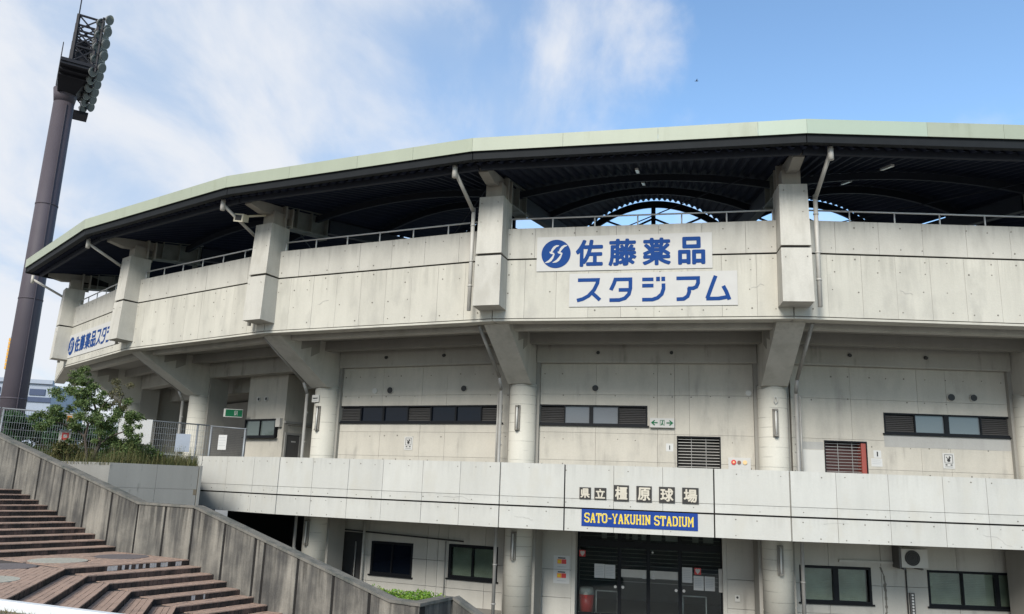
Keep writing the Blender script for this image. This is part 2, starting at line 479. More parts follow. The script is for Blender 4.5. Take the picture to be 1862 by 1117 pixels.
def tile(parent, fr, mat, scuts, zcuts, holes=(), gap=0.010, o0=-0.06, o1=0.0, name='panel', jit=0.003):
    """cast panels between shutter joints, each a piece of its own, with openings left out"""
    for a, b in zip(scuts, scuts[1:]):
        for c, d in zip(zcuts, zcuts[1:]):
            rects = [(a + gap / 2, b - gap / 2, c + gap / 2, d - gap / 2)]
            for h in holes: rects = sub_rects(rects, h)
            for r in rects:
                e = rnd.uniform(-jit, jit)
                cube(name, mat, parent, fr, r[0], r[1], o0, o1 + e, r[2], r[3])


def lin(a, b, n): return [a + (b - a) * i / n for i in range(n + 1)]


def discs(mb, fr, pts, r=0.022, o=0.006, n=7):
    r00 = r
    for s, z in pts:
        if rnd.random() < .22: continue
        r = r00 * rnd.uniform(.55, 1.0); s += rnd.gauss(0, .02); z += rnd.gauss(0, .012)
        ring = [(s + r * math.cos(6.28319 * k / n), z + r * math.sin(6.28319 * k / n)) for k in range(n)]
        mb.hull([fr(a, -0.02, b) for a, b in ring], [fr(a, o, b) for a, b in ring])


def ribbon(mb, fr, pts, w, o0, o1):
    """flat stroke of width w through 2-D points (s, z), raised between o0 and o1"""
    L, Rr = [], []
    for i, p in enumerate(pts):
        p = Vector(p)
        d0 = (p - Vector(pts[i - 1])).normalized() if i else None
        d1 = (Vector(pts[i + 1]) - p).normalized() if i < len(pts) - 1 else None
        d = ((d0 or d1) + (d1 or d0)).normalized()
        nn = Vector((-d.y, d.x))
        k = 1.0
        if d0 and d1:
            k = min(1.6, 1 / max(0.3, nn.dot(Vector((-d0.y, d0.x)))))
        L.append(p + nn * w / 2 * k); Rr.append(p - nn * w / 2 * k)
    for i in range(len(pts) - 1):
        q = [L[i], Rr[i], Rr[i + 1], L[i + 1]]
        e = o1 + 0.0004 * (len(mb.f) % 11)
        mb.hull([fr(a.x, o0, a.y) for a in q], [fr(a.x, e, a.y) for a in q])


_tc = {}


def glyph(ch):
    if ch in _tc: return _tc[ch]
    c = bpy.data.curves.new('glyph', 'FONT'); c.body = ch; c.extrude = 0.02; c.resolution_u = 3
    o = bpy.data.objects.new('glyph', c); COL.objects.link(o)
    bpy.context.view_layer.update()
    dg = bpy.context.evaluated_depsgraph_get()
    me = bpy.data.meshes.new_from_object(o.evaluated_get(dg))
    v = [tuple(x.co) for x in me.vertices]; f = [tuple(p.vertices) for p in me.polygons]
    bpy.data.objects.remove(o); bpy.data.curves.remove(c); bpy.data.meshes.remove(me)
    x0, x1 = min(a[0] for a in v), max(a[0] for a in v); y0, y1 = min(a[1] for a in v), max(a[1] for a in v)
    v = [((a[0] - x0) / (x1 - x0), (a[1] - y0) / (y1 - y0), 1.0 if a[2] > 0 else 0.0) for a in v]
    _tc[ch] = (v, f)
    return _tc[ch]


def put_glyph(ch, name, mat, parent, fr, s0, s1, z0, z1, o0, o1, bold):
    """one character, thickened by a few shifted layers"""
    v, f = glyph(ch); mb = MB()
    sh = [(0, 0), (1, 0), (-1, 0), (0, 1), (0, -1), (.7, .7), (-.7, .7), (.7, -.7), (-.7, -.7)] if bold else [(0, 0)]
    for k, (dx, dy) in enumerate(sh):
        b = len(mb.v)
        for x, y, h in v:
            s = s0 + bold + x * (s1 - s0 - 2 * bold) + dx * bold
            z = z0 + bold + y * (z1 - z0 - 2 * bold) + dy * bold
            mb.v.append(tuple(fr(s, o0 + (o1 - o0 + k * 0.0005) * h, z)))
        mb.f += [tuple(b + i for i in p) for p in f]
    return mb.build(name, mat, parent)


# ---------------------------------------------------------------- plan of the stadium
C0 = Vector((12.6145, 62.9321))
TH4, DL = 0.119503, 0.2010858
CO = math.cos(DL / 2); SN = math.sin(DL / 2)
RP, RB, RC, RR, RW, RG = 41.8437, 40.5488, 38.5278, 44.0668, 38.35, 37.4
ZPB, ZGR, ZPT, ZBT, ZBG, ZBB, ZRT = 4.805, 6.58, 7.5325, 0.732, -0.502, -1.140, 9.49
GZ = -3.9
FLZ = -0.42


def facet(i, R):
    a = TH4 + (4 - i - .5) * DL
    n = Vector((-math.sin(a), -math.cos(a))); t = Vector((math.cos(a), -math.sin(a)))
    return Fr(C0 + n * R * CO, t, n)


def radial(i):
    a = TH4 + (4 - i) * DL
    n = Vector((-math.sin(a), -math.cos(a))); t = Vector((math.cos(a), -math.sin(a)))
    return Fr(C0, t, n)


def vert(i, R, z=0.0):
    return radial(i)(0, R, z)


BAYS = list(range(-1, 6)); VERTS = list(range(0, 7))

# ---------------------------------------------------------------- ground
g = MB()
g.poly([(-3000, -2000, GZ), (3000, -2000, GZ), (3000, 4000, GZ), (-3000, 4000, GZ)])
tag(g.build('ground', 'asphalt'), kind='structure')

# stairs: wall line, direction along the wall (wd, uphill) and across the treads (wa, away from the wall towards the left)
W0 = Vector((-7.5, 20.3)); WD = Vector((-.868, .4966)).normalized(); WA = Vector((-WD.y, WD.x))   # WA points to the near side
if WA.y > 0: WA = -WA
LZ, RISE, TREAD = -1.95, 0.127, 0.452


def sp(t, a, z):
    p = W0 + WD * t + WA * a
    return Vector((p.x, p.y, z))


stairs = empty('stairs', sp(0, 2, LZ), kind='structure')
CA = 3.07          # distance from the wall to the corner of the treads
BD = Vector((.30, -.954)).normalized()                       # direction of the turned leg of each tread
BN = Vector((.954, .30)).normalized()                        # its downhill normal
AN = -WD
mit = (AN + BN).normalized() / (AN + BN).normalized().dot(AN)   # corner shift for one metre of going


def tread_poly(k, back):
    """outline of tread k of the lower flight: front edge k, back edge 'back' treads uphill"""
    def edge(j):
        w = W0 + AN * (TREAD * j)
        c = W0 + WA * CA + mit * (TREAD * j)
        e = c + BD * 9.0
        return w, c, e
    f, b = edge(k), edge(k - back)
    return f, b


def slab(mb, loop, z0, z1):
    mb.hull([(p.x, p.y, z0) for p in loop], [(p.x, p.y, z1) for p in loop])


brick_list = []          # (distance, centre, direction, length, width, z)


def lay_rows(p0, d, nrm, length, rows, w, z, bl=0.23, clip=None):
    """rows of bricks along d, stacked along nrm"""
    for r_i in range(rows):
        off = rnd.uniform(0, bl); x = -off
        while x < length:
            a, b = max(0, x), min(length, x + bl)
            if b - a > .05:
                c = p0 + d * ((a + b) / 2) + nrm * (w * (r_i + .5))
                if clip is None or clip(c):
                    brick_list.append((c.length, c, d, b - a, w, z))
            x += bl


# landing and lower flight
def riser_strip(parent, p, q, outn, z0, z1, seed):
    """soldier course of dirty bricks on a riser"""
    r2 = random.Random(seed)
    d = (q - p); ln = d.length; d.normalize()
    frm = Fr(p, d, outn)
    mbs = {'riser': MB(), 'effl': MB()}
    x = 0.0
    while x < ln:
        w = 0.105
        white = (seed == 0 and .28 < x / ln < .93 and r2.random() < .62) or (seed == 4 and .4 < x / ln < .9 and r2.random() < .4)
        if white: w = r2.uniform(.035, .09)
        mbs['effl' if white else 'riser'].box(frm, x, min(ln, x + w - .008), -.06, .012 + r2.uniform(-.004, .004), z0, z1)
        x += w
    for k, mb in mbs.items():
        if mb.f: mb.build('riser_bricks', k, parent, kind='stuff')


for k in range(0, 16):
    z = LZ - RISE * k
    f, b = tread_poly(k, 1)
    m = MB()
    if k == 0:
        # landing slab
        far = 2.95
        loop = [W0 + WD * far, f[0], f[1], f[2], f[2] + Vector((-9, -3)), W0 + WD * far + WA * 9]
        slab(m, loop, z - .5, z - .012)
        st = m.build('landing', 'bed', stairs)
        # nosing bricks along the edge
        base = st
    else:
        loop = [b[0], f[0], f[1], f[2], b[2], b[1]]
        slab(m, loop, z - .5, z - .012)
        st = m.build('step', 'bed', stairs)
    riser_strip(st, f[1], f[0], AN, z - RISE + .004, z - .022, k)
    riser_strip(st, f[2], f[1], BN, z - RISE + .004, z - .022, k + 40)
    if k <= 9:
        # treads: three courses parallel to the edge
        L = (f[0] - f[1]).length
        if k:
            clipA = lambda c, f=f: (c - f[1]).dot((f[0] - f[1]).normalized()) > -0.0
            lay_rows(f[1] + AN * .02, WA * -1, AN * -1, L, 4, .112, z)
            lay_rows(f[1] + BN * .02, BD, BN * -1, 5.2, 4, .112, z)
        else:
            inl = lambda c: (c - W0).dot(WD) < 2.80 and (c - W0).dot(WA) > .02
            bis = (BD + WA).normalized()
            lay_rows(f[1] + AN * .02, WA * -1, AN * -1, L, 25, .112, z, clip=inl)
            def inb(c, f=f):
                return (c - f[1]).dot(BD) > ((c - f[1]).dot(-BN)) * -0.41 and inl(c) and not ((c - f[1]).dot(WA) < 0)
            lay_rows(f[1] + BN * .02 - BD * 2.0, BD, BN * -1, 7.0, 26, .112, z, clip=inb)
    else:
        m = MB(); slab(m, loop, z - .0115, z); m.build('tread', 'tread', st)

# upper flight: straight treads square to the wall
UF = 2.78
for k in range(1, 12):
    z = LZ + RISE * k
    t0 = UF + TREAD * (k - 1); t1 = t0 + (TREAD if k < 11 else 3.0) + .02
    m = MB()
    slab(m, [W0 + WD * t0, W0 + WD * t1, W0 + WD * t1 + WA * 11, W0 + WD * t0 + WA * 11], z - .6, z - .022)
    st = m.build('step', 'bed', stairs)
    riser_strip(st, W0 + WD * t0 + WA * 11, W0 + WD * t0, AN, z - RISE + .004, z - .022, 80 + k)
    frs = Fr(W0, WD, WA)
    for j in range(int(6.4 / .24)):
        cube('nosing_brick', 'tread', st, frs, t0 - .022, t0 + TREAD + .02, .02 + j * .24, .02 + j * .24 + .232, z - .022, z + rnd.uniform(-.003, .003))

# bricks: the 300 that show largest as pieces, the rest in one mesh
def seen(c, z):
    p = Vector((c.x, c.y, z)); d = p.dot(F_)
    return d > 1 and abs(p.dot(CX) / d) < .66 and -p.dot(CU) / d < .40


# circular inlays of pebbles in the landing
DISCS = [((-9.92, 19.0), .60, 'disc_light'), ((-9.15, 20.42), .60, 'disc_dark'), ((-10.25, 17.5), .62, 'disc_dark'), ((-9.35, 15.35), .62, 'disc_light'),
         ((-11.1, 16.4), .60, 'disc_light')]
brick_list = [b for b in brick_list if not any((b[1] - Vector(d[0])).length < d[1] for d in DISCS if abs(b[5] - LZ) < .01)]
brick_list.sort(key=lambda b: (0 if seen(b[1], b[5]) else 1, b[0]))
rest = MB()
for i, (_, c, d, ln, w, z) in enumerate(brick_list):
    frb = Fr(c, d, Vector((d.y, -d.x)))
    zt = z + rnd.uniform(-.004, .003)
    if i < 300: cube('brick', 'tread', stairs, frb, -ln / 2 + .005, ln / 2 - .005, -w / 2 + .005, w / 2 - .005, z - .022, zt)
    else: rest.box(frb, -ln / 2 + .005, ln / 2 - .005, -w / 2 + .005, w / 2 - .005, z - .022, zt)
rest.build('bricks', 'tread', stairs, kind='stuff')
for (c, r_, mt) in DISCS:
    m = MB(); n = 40
    ring = lambda z: [(c[0] + r_ * math.cos(6.28319 * k / n), c[1] + r_ * math.sin(6.28319 * k / n), z) for k in range(n)]
    m.hull(ring(LZ - .03), ring(LZ + .006)); m.build('pebble_disc', mt, stairs)

# terrace behind the stair wall, at the level of the upper concourse
m = MB()
tl = [sp(7.75, 0, 0), sp(7.75, -1.0, 0), (-13.2, 25.9, 0), (-11.9, 28.4, 0), (-11.6, 30.6, 0), (-13.0, 34.0, 0), (-20, 45, 0), (-30, 70, 0), (-80, 90, 0), (-80, 20, 0), (-40, 18, 0), sp(7.75, 11, 0)]
slab(m, [Vector(p) for p in tl], GZ, -.56)
tag(m.build('terrace', 'asphalt'), kind='structure')

# embankment under the viewer with its white kerb
KD = Vector((.926, -.378)).normalized(); KN = Vector((-KD.y, KD.x))
K0 = Vector((-6.35, 10.90))
m = MB()
slab(m, [K0 - KD * 14, K0 + KD * 14, K0 + KD * 14 - KN * 40, K0 - KD * 14 - KN * 40], GZ, -1.72)
tag(m.build('embankment', 'soil'), kind='structure')
kf = Fr(K0, KD, KN)
kb = MB()
kb.prof(kf, [(-.10, -1.95), (-.10, -1.64), (-.075, -1.612), (.03, -1.612), (.05, -1.64), (.05, -1.95)], -14, 14)
tag(kb.build('kerb', 'kerb', loc=kf(0, 0, -1.9)), 'white painted kerb edging the dry grass in the lower left corner', 'kerb')
gb = MB()
for _ in range(9000):
    a, b_ = rnd.uniform(-4, 3.5), rnd.uniform(-3.2, -.11)
    p = kf(a, b_, -1.725); h = rnd.uniform(.02, .08); an = rnd.uniform(0, 6.28); w = rnd.uniform(.004, .01)
    dx = Vector((math.cos(an), math.sin(an), 0)); tip = p + Vector((rnd.uniform(-.05, .05), rnd.uniform(-.05, .05), h))
    gb.f.append((len(gb.v), len(gb.v) + 1, len(gb.v) + 2)); gb.v += [tuple(p - dx * w), tuple(p + dx * w), tuple(tip)]
tag(gb.build('grass', 'grass'), kind='stuff')

# ---------------------------------------------------------------- stair wall
sw = empty('stair_wall', sp(0, 0, LZ), 'grimy grey concrete wall with sloping coping along the brick stairs', 'wall')
TC = [(13.0, 2.10), (8.87, .965), (2.09, -.695), (0.0, -.70), (-6.07, -2.285), (-6.79, -2.29)]   # (distance, coping height)


def cop(t):
    for (a, za), (b, zb) in zip(TC, TC[1:]):
        if b <= t <= a: return za + (zb - za) * (t - a) / (b - a)
    return TC[-1][1] if t < 0 else TC[0][1]


swf = Fr(W0, -WD, WA)       # s to the right along the wall, o towards the stairs
cuts = [13.0, 12.0, 10.95, 9.9, 8.87, 7.76, 6.6, 5.45, 4.31, 3.2, 2.09, 1.03, 0.0, -1.12, -2.16, -2.46, -3.5, -4.54, -5.53, -6.79]
for a, b in zip(cuts, cuts[1:]):
    m = MB()
    s0, s1 = -a + .040, -b - .040
    ks = [k for k, _ in TC if b < k < a]
    top = [(s0, cop(a))] + [(-k, cop(k)) for k in sorted(ks, reverse=True)] + [(s1, cop(b))]
    bot = min(cop(a), cop(b)) - 1.75
    loop = [(s0, bot), (s1, bot)] + top[::-1]
    e = rnd.uniform(-.006, .006)
    m.hull([swf(s, -.22, z - .06) for s, z in loop], [swf(s, e, z - .06) for s, z in loop])
    m.build('panel', 'stairwall', sw)
core = MB(); cps = MB()
for (a, za), (b, zb) in zip(TC, TC[1:]):
    lo = lambda o: [swf(-a, o, za - 1.9), swf(-b, o, zb - 1.9), swf(-b, o, zb - .08), swf(-a, o, za - .08)]
    core.hull(lo(-.20), lo(-.014))
    c1 = lambda o: [swf(-a, o, za - .055), swf(-b, o, zb - .055), swf(-b, o, zb), swf(-a, o, za)]
    cps.hull(c1(-.27), c1(.035))
core.build('core', 'joint', sw)
cps.build('coping', 'coping', sw)
# return round the low planter and the descending cheek wall
pc = sp(-6.79, 0, 0); pcv = Vector((pc.x, pc.y))
p2 = Vector((-1.04, 18.10)); p3 = Vector((0.75, 17.2))
pl = empty('low_planter', (pcv.x, pcv.y, GZ), 'low dirty concrete planter wall at the foot of the stairs holding lime green shrubs', 'planter')
d1 = (p2 - pcv).normalized(); f1 = Fr(pcv, d1, Vector((d1.y, -d1.x)))
L1 = (p2 - pcv).length
m = MB(); m.prof(f1, [(0, GZ), (0, -2.35), (-.2, -2.35), (-.2, GZ)], .0, L1); m.build('wall', 'stairwall', pl)
m = MB(); m.prof(f1, [(.03, -2.348), (.03, -2.29), (-.25, -2.29), (-.25, -2.348)], -.03, L1 + .03); m.build('coping', 'coping', pl)
d2 = (p3 - p2).normalized(); f2 = Fr(p2, d2, Vector((d2.y, -d2.x)))
L2 = (p3 - p2).length
m = MB()
m.hull([f2(s, 0, z) for s, z in ((0, GZ), (L2, GZ), (L2, -3.35), (0, -2.35))], [f2(s, -.2, z) for s, z in ((0, GZ), (L2, GZ), (L2, -3.35), (0, -2.35))])
m.build('wall', 'stairwall', pl)
m = MB()
m.hull([f2(s, .03, z) for s, z in ((0.03, -2.347), (L2, -3.347), (L2, -3.29), (0.03, -2.292))], [f2(s, -.25, z) for s, z in ((0.03, -2.347), (L2, -3.347), (L2, -3.29), (0.03, -2.292))])
m.build('coping', 'coping', pl)
m = MB(); slab(m, [sp(-2.5, -.25, 0).to_2d(), sp(-6.6, -.25, 0).to_2d(), p2 - d1 * .1, Vector((-3.0, 21.0))], GZ, -2.52); m.build('soil', 'soil', pl)

# mound wall (planter) to the left of the balcony
mw = empty('raised_planter', (-11.3, 26.5, -1), 'grey concrete retaining wall of the raised planting bed beside the balcony', 'retaining wall')
q0, q1, q2 = Vector((-9.95, 26.9)), Vector((-12.0, 25.15)), Vector((-14.6, 26.4))
dq = (q0 - q1).normalized(); fq = Fr(q1, dq, Vector((dq.y, -dq.x)))
Lq = (q0 - q1).length
tile(mw, fq, 'planterwall', [0, Lq * .52, Lq], [-1.6, -.42, .315], gap=.008, o0=-.2)
m = MB(); m.box(fq, .0, Lq, -.3, -.03, -1.7, .30); m.build('core', 'planterwall', mw)
m = MB(); m.box(fq, Lq + .02, Lq + .10, -.3, .05, -1.7, .33); m.build('end_post', 'planterwall', mw)
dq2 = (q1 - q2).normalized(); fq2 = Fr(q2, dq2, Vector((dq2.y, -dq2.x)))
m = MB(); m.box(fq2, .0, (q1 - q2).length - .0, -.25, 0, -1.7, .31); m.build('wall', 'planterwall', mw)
m = MB(); slab(m, [q0, q1 + Vector((0, .1)), q2, Vector((-17.6, 27.5)), Vector((-16.5, 30.0)), Vector((-11.6, 30.3))], -.6, .26); m.build('soil', 'soil', mw)

# ---------------------------------------------------------------- stadium
st = empty('stadium', (4, 24, GZ), 'concrete baseball stadium with curved facade and pale green roof edge', 'stadium')

for i in BAYS:
    fp = facet(i, RP); h = RP * SN
    # outer parapet with its panels
    m = MB(); m.box(fp, -h + .02, h - .02, -.32, -.075, ZPB + .02, ZPT - .01)
    m.prof(fp, [(-.5, 4.73), (-.02, 4.73), (-.02, 4.79), (-.5, 4.79)], -h + .01, h - .01)
    par = m.build('parapet', 'parapet', st)
    sc = lin(-h + .012, h - .012, 9)
    tile(par, fp, 'parapet', sc, [ZPB, ZGR - .022], gap=.006, o0=-.075)
    tile(par, fp, 'parapet_top', lin(-h + .012, h - .012, 7), [ZGR + .022, ZPT], gap=.008, o0=-.075)
    mj = MB(); mj.box(fp, -h + .02, h - .02, -.076, -.05, ZGR - .03, ZGR + .03); mj.build('groove', 'joint', par)
    th = MB(); pts = []
    for s in lin(-h + .5, h - .5, 12):
        for z in (5.0, 5.55, 6.1, 6.42, 6.75, 7.35):
            if rnd.random() < .72: pts.append((s + rnd.uniform(-.05, .05), z + rnd.uniform(-.02, .02)))
    discs(th, fp, pts, .026); th.build('tie_holes', 'grout', par, kind='stuff')
    # handrail above it
    hr = MB(); zr = 7.88
    hr.tube(fp(-h + .42, -.16, zr), fp(h - .42, -.16, zr), .026, 8)
    rail = hr.build('handrail', 'rail', st, smooth=True)
    for s in lin(-3.75, 3.75, 6):
        m = MB(); m.tube(fp(s, -.16, ZPT - .05), fp(s, -.16, zr), .022, 8); m.build('post', 'rail', rail, smooth=True)
    # overhanging soffit
    def ring(ra, rb, z0, z1, i=i):
        a, b = vert(i, ra), vert(i + 1, ra); c, d = vert(i + 1, rb), vert(i, rb)
        return [Vector((p.x, p.y)) for p in (a, b, c, d)], z0, z1
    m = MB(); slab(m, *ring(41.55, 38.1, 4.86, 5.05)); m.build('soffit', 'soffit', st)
    f = facet(i, 41.0); hh = 41.0 * SN
    cube('soffit_beam', 'pillar', st, f, -hh + .35, hh - .35, -.28, 0, 4.635, 4.858)
    f = facet(i, 39.3); hh = 39.3 * SN
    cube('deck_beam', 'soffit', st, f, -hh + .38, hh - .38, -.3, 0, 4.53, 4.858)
    f = facet(i, 38.52); hh = 38.52 * SN
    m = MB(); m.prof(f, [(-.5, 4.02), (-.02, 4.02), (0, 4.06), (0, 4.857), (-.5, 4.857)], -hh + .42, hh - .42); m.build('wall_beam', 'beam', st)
    # raked stand and beams inside
    f = facet(i, RW)
    a = [vert(i, 41.5, 6.5), vert(i + 1, 41.5, 6.5), vert(i + 1, 26, -.2), vert(i, 26, -.2)]
    b = [vert(i, 41.5, 6.1), vert(i + 1, 41.5, 6.1), vert(i + 1, 26, -.6), vert(i, 26, -.6)]
    m = MB(); m.hull(b, a); m.build('raked_stand', 'soffit', st)
    for rr, zb in ((37.0, 3.55), (35.2, 2.75)):
        f = facet(i, rr); hh = rr * SN
        cube('raker_beam', 'beam', st, f, -hh, hh, -.35, 0, zb, zb + .75)
    m = MB(); f = facet(i, 33.0); m.box(f, -33 * SN, 33 * SN, -.3, 0, FLZ, 3.0); m.build('inner_wall', 'soffit', st)
    # concourse floor slab
    m = MB(); slab(m, *ring(RB - .35, 32.5, -.80, FLZ)); m.build('concourse_floor', 'soffit', st)

# balcony fascia, pieces split at the joints
for i in range(1, 6):
    fb = facet(i, RB); h = RB * SN
    lo = -1.75 if i == 1 else -h + .014
    hi = h - .014
    major = {1: [-.283], 3: [-2.147, 2.048]}.get(i, [])
    m = MB(); m.box(fb, lo, hi, -.30, -.075, ZBB + .02, ZBT - .012); bal = m.build('balcony', 'balcony', st)
    mj = MB(); mj.box(fb, lo, hi, -.076, -.055, ZBG - .03, ZBG + .03)
    edges = [lo] + major + [hi]
    for s in major: mj.box(fb, s - .02, s + .02, -.076, -.055, ZBB + .02, ZBT - .02)
    mj.build('groove', 'joint', bal)
    for a, b in zip(edges, edges[1:]):
        a2 = a + (.014 if a != lo else 0); b2 = b - (.014 if b != hi else 0)
        n = max(1, round((b2 - a2) / 1.36))
        sc = lin(a2, b2, n)
        if n > 2: sc = [s + (rnd.uniform(-.12, .12) if 0 < k < n else 0) for k, s in enumerate(sc)]
        tile(bal, fb, 'balcony', sc, [ZBG + .018, -.235, ZBT], gap=.011, o0=-.075)
        tile(bal, fb, 'balcony', sc, [ZBB, ZBG - .018], gap=.011, o0=-.075)
    th = MB(); pts = []
    for s in lin(lo + .25, hi - .25, 13):
        for z in (.58, -.38, -.62, -1.06):
            if rnd.random() < .8: pts.append((s + rnd.uniform(-.06, .06), z + rnd.uniform(-.015, .015)))
    discs(th, fb, pts, .021); th.build('tie_holes', 'grout', bal, kind='stuff')

for i in (-1, 0):
    f = facet(i, 35.6)
    cube('concourse_wall', 'soffit', st, f, -35.6 * SN, 35.6 * SN, -.25, 0, FLZ, 3.4)
for i in (-3, -2):
    f = facet(i, 36.5)
    cube('concourse_wall', 'soffit', st, f, -36.5 * SN, 36.5 * SN, -.25, 0, GZ, 4.8)
for i in (-1, 0):
    cube('cross_wall', 'soffit', st, radial(i), -.12, .12, 33.0, 38.1, FLZ, 4.8)

def hairline(parent, fr, s, z, n, ds, dz, w):
    m = MB()
    for _ in range(n):
        s2, z2 = s + ds * rnd.uniform(.5, 1.3), z + rnd.gauss(0, dz)
        d = Vector((s2 - s, z2 - z)).normalized(); e = Vector((-d.y, d.x)) * w * rnd.uniform(.4, 1.2)
        q = [(s + e.x, z + e.y), (s - e.x, z - e.y), (s2 - e.x, z2 - e.y), (s2 + e.x, z2 + e.y)]
        m.hull([fr(a, -.004, b) for a, b in q], [fr(a, .005, b) for a, b in q]); s, z = s2, z2
    m.build('crack', 'patch', parent)


fb4 = facet(4, RB)
hairline(st, fb4, 1.05, -.78, 8, .11, .05, .008); hairline(st, fb4, -3.2, -.66, 6, .12, .015, .006); hairline(st, fb4, 2.6, -.95, 7, .1, .03, .007)
hairline(st, facet(2, RB), 2.2, -.33, 9, .14, .02, .007); hairline(st, facet(3, RB), -3.6, -.80, 6, .1, .03, .006)
for k_, s_ in ((2, -2.1), (3, 3.1), (4, -1.3), (4, 2.2)): hairline(st, facet(k_, RP), s_, 5.6, 5, .07, .05, .006)

# columns, brackets, pillars, girders at each vertex
for i in VERTS:
    r = radial(i)
    m = MB(); c = r(0, RC, 0); n = 40
    rg = lambda z: [(c.x + .434 * math.cos(6.28319 * k / n), c.y + .434 * math.sin(6.28319 * k / n), z) for k in range(n)]
    m.hull(rg(GZ), rg(3.3)); m.build('column', 'column', st, smooth=True)
    m = MB(); m.prof(r, [(38.05, 3.27), (39.0, 3.27), (41.46, 4.70), (41.46, 4.862), (38.05, 4.862)], -.385, .385)
    br = m.build('bracket', 'pillar', st)
    m = MB(); m.prof(r, [(39.55, 4.86), (39.55, 4.42), (39.95, 4.22), (39.95, 4.55), (40.45, 4.40), (40.45, 4.86)], -.400, .400); m.build('step_edge', 'soffit', br)
    m = MB(); m.box(r, -.52, .52, 37.6, 38.42, GZ, 4.86); m.build('pier', 'soffit', st)
    # pillar box on the parapet
    pm = MB()
    for (z0, z1, oa, ob, w0, w1) in ((5.03, ZGR - .018, 42.44, 42.39, .405, .395), (ZGR + .018, 8.40, 42.385, 42.32, .395, .375)):
        lo_ = [r(s, o, z0 + (0.04 if o > 42 else 0)) for s, o in ((-w0, 41.5), (w0, 41.5), (w0, oa), (-w0, oa))]
        hi_ = [r(s, o, z1) for s, o in ((-w1, 41.5), (w1, 41.5), (w1, ob), (-w1, ob))]
        pm.hull(lo_, hi_)
    pil = pm.build('pillar', 'pillar', st)
    m = MB(); m.box(r, -.36, .36, 41.5, 42.34, ZGR - .03, ZGR + .03); m.build('groove', 'joint', pil)
    th = MB(); fpil = Fr(r(0, 42.36, 0).to_2d(), r.t.to_2d(), r.n.to_2d())
    for s in (-.27, .25):
        pts = [(s, z) for z in (6.85, 7.6, 8.2)]
        discs(th, fpil, pts, .017, .0)
    fpil2 = Fr(r(0, 42.41, 0).to_2d(), r.t.to_2d(), r.n.to_2d())
    for s in (-.29, .27): discs(th, fpil2, [(s, 5.35), (s, 6.3)], .017, .012)
    th.build('tie_holes', 'grout', pil, kind='stuff')
    # steel stub and bracket under the roof
    m = MB(); m.box(r, -.25, .25, 41.62, 42.14, 8.39, 8.90); m.build('post', 'haunch', pil)
    m = MB(); m.box(r, -.30, .30, 41.60, 41.68, 8.39, 9.2); m.box(r, -.30, .30, 41.30, 41.36, 8.5, 9.2); m.box(r, -.012, .012, 41.3, 42.0, 8.41, 9.2); m.build('stiffener', 'haunch', pil)
    m = MB(); m.prof(r, [(41.3, 8.87), (42.5, 8.74), (43.1, 8.86), (43.1, 9.0), (42.5, 9.1), (41.3, 9.2)], -.15, .15); m.build('outrigger', 'haunch', st)
    m = MB()
    m.prof(r, [(41.62, 8.55), (39.3, 8.80), (39.3, 9.55), (41.62, 9.25)], -.05, .05)
    m.prof(r, [(41.62, 8.50), (39.3, 8.75), (39.3, 8.80), (41.62, 8.55)], -.22, .22)
    m.prof(r, [(41.62, 9.25), (39.3, 9.55), (39.3, 9.60), (41.62, 9.30)], -.22, .22)
    for o in (41.0, 40.3, 39.5): m.prof(r, [(o, 8.62), (o - .03, 8.62), (o - .03, 9.4), (o, 9.4)], -.2, .2)
    gd = m.build('girder', 'girder', st)
    m = MB(); m.prof(r, [(39.29, 8.95), (31.2, 10.15), (31.2, 10.6), (39.29, 9.45)], -.13, .13); m.build('tail_beam', 'rib', gd)

# roof
def spring(R): return 9.0 + .145 * (42.0 - R)


def rise(R): return max(0.0, .115 * (43.7 - R))


def arch(i, R, u, dz=0.0):
    """point on the vault of bay i at radius R, u in -1..1 across the bay"""
    f = facet(i, R)
    return f(u * (R * SN - .0), 0, spring(R) + rise(R) * (1 - u * u) + dz)


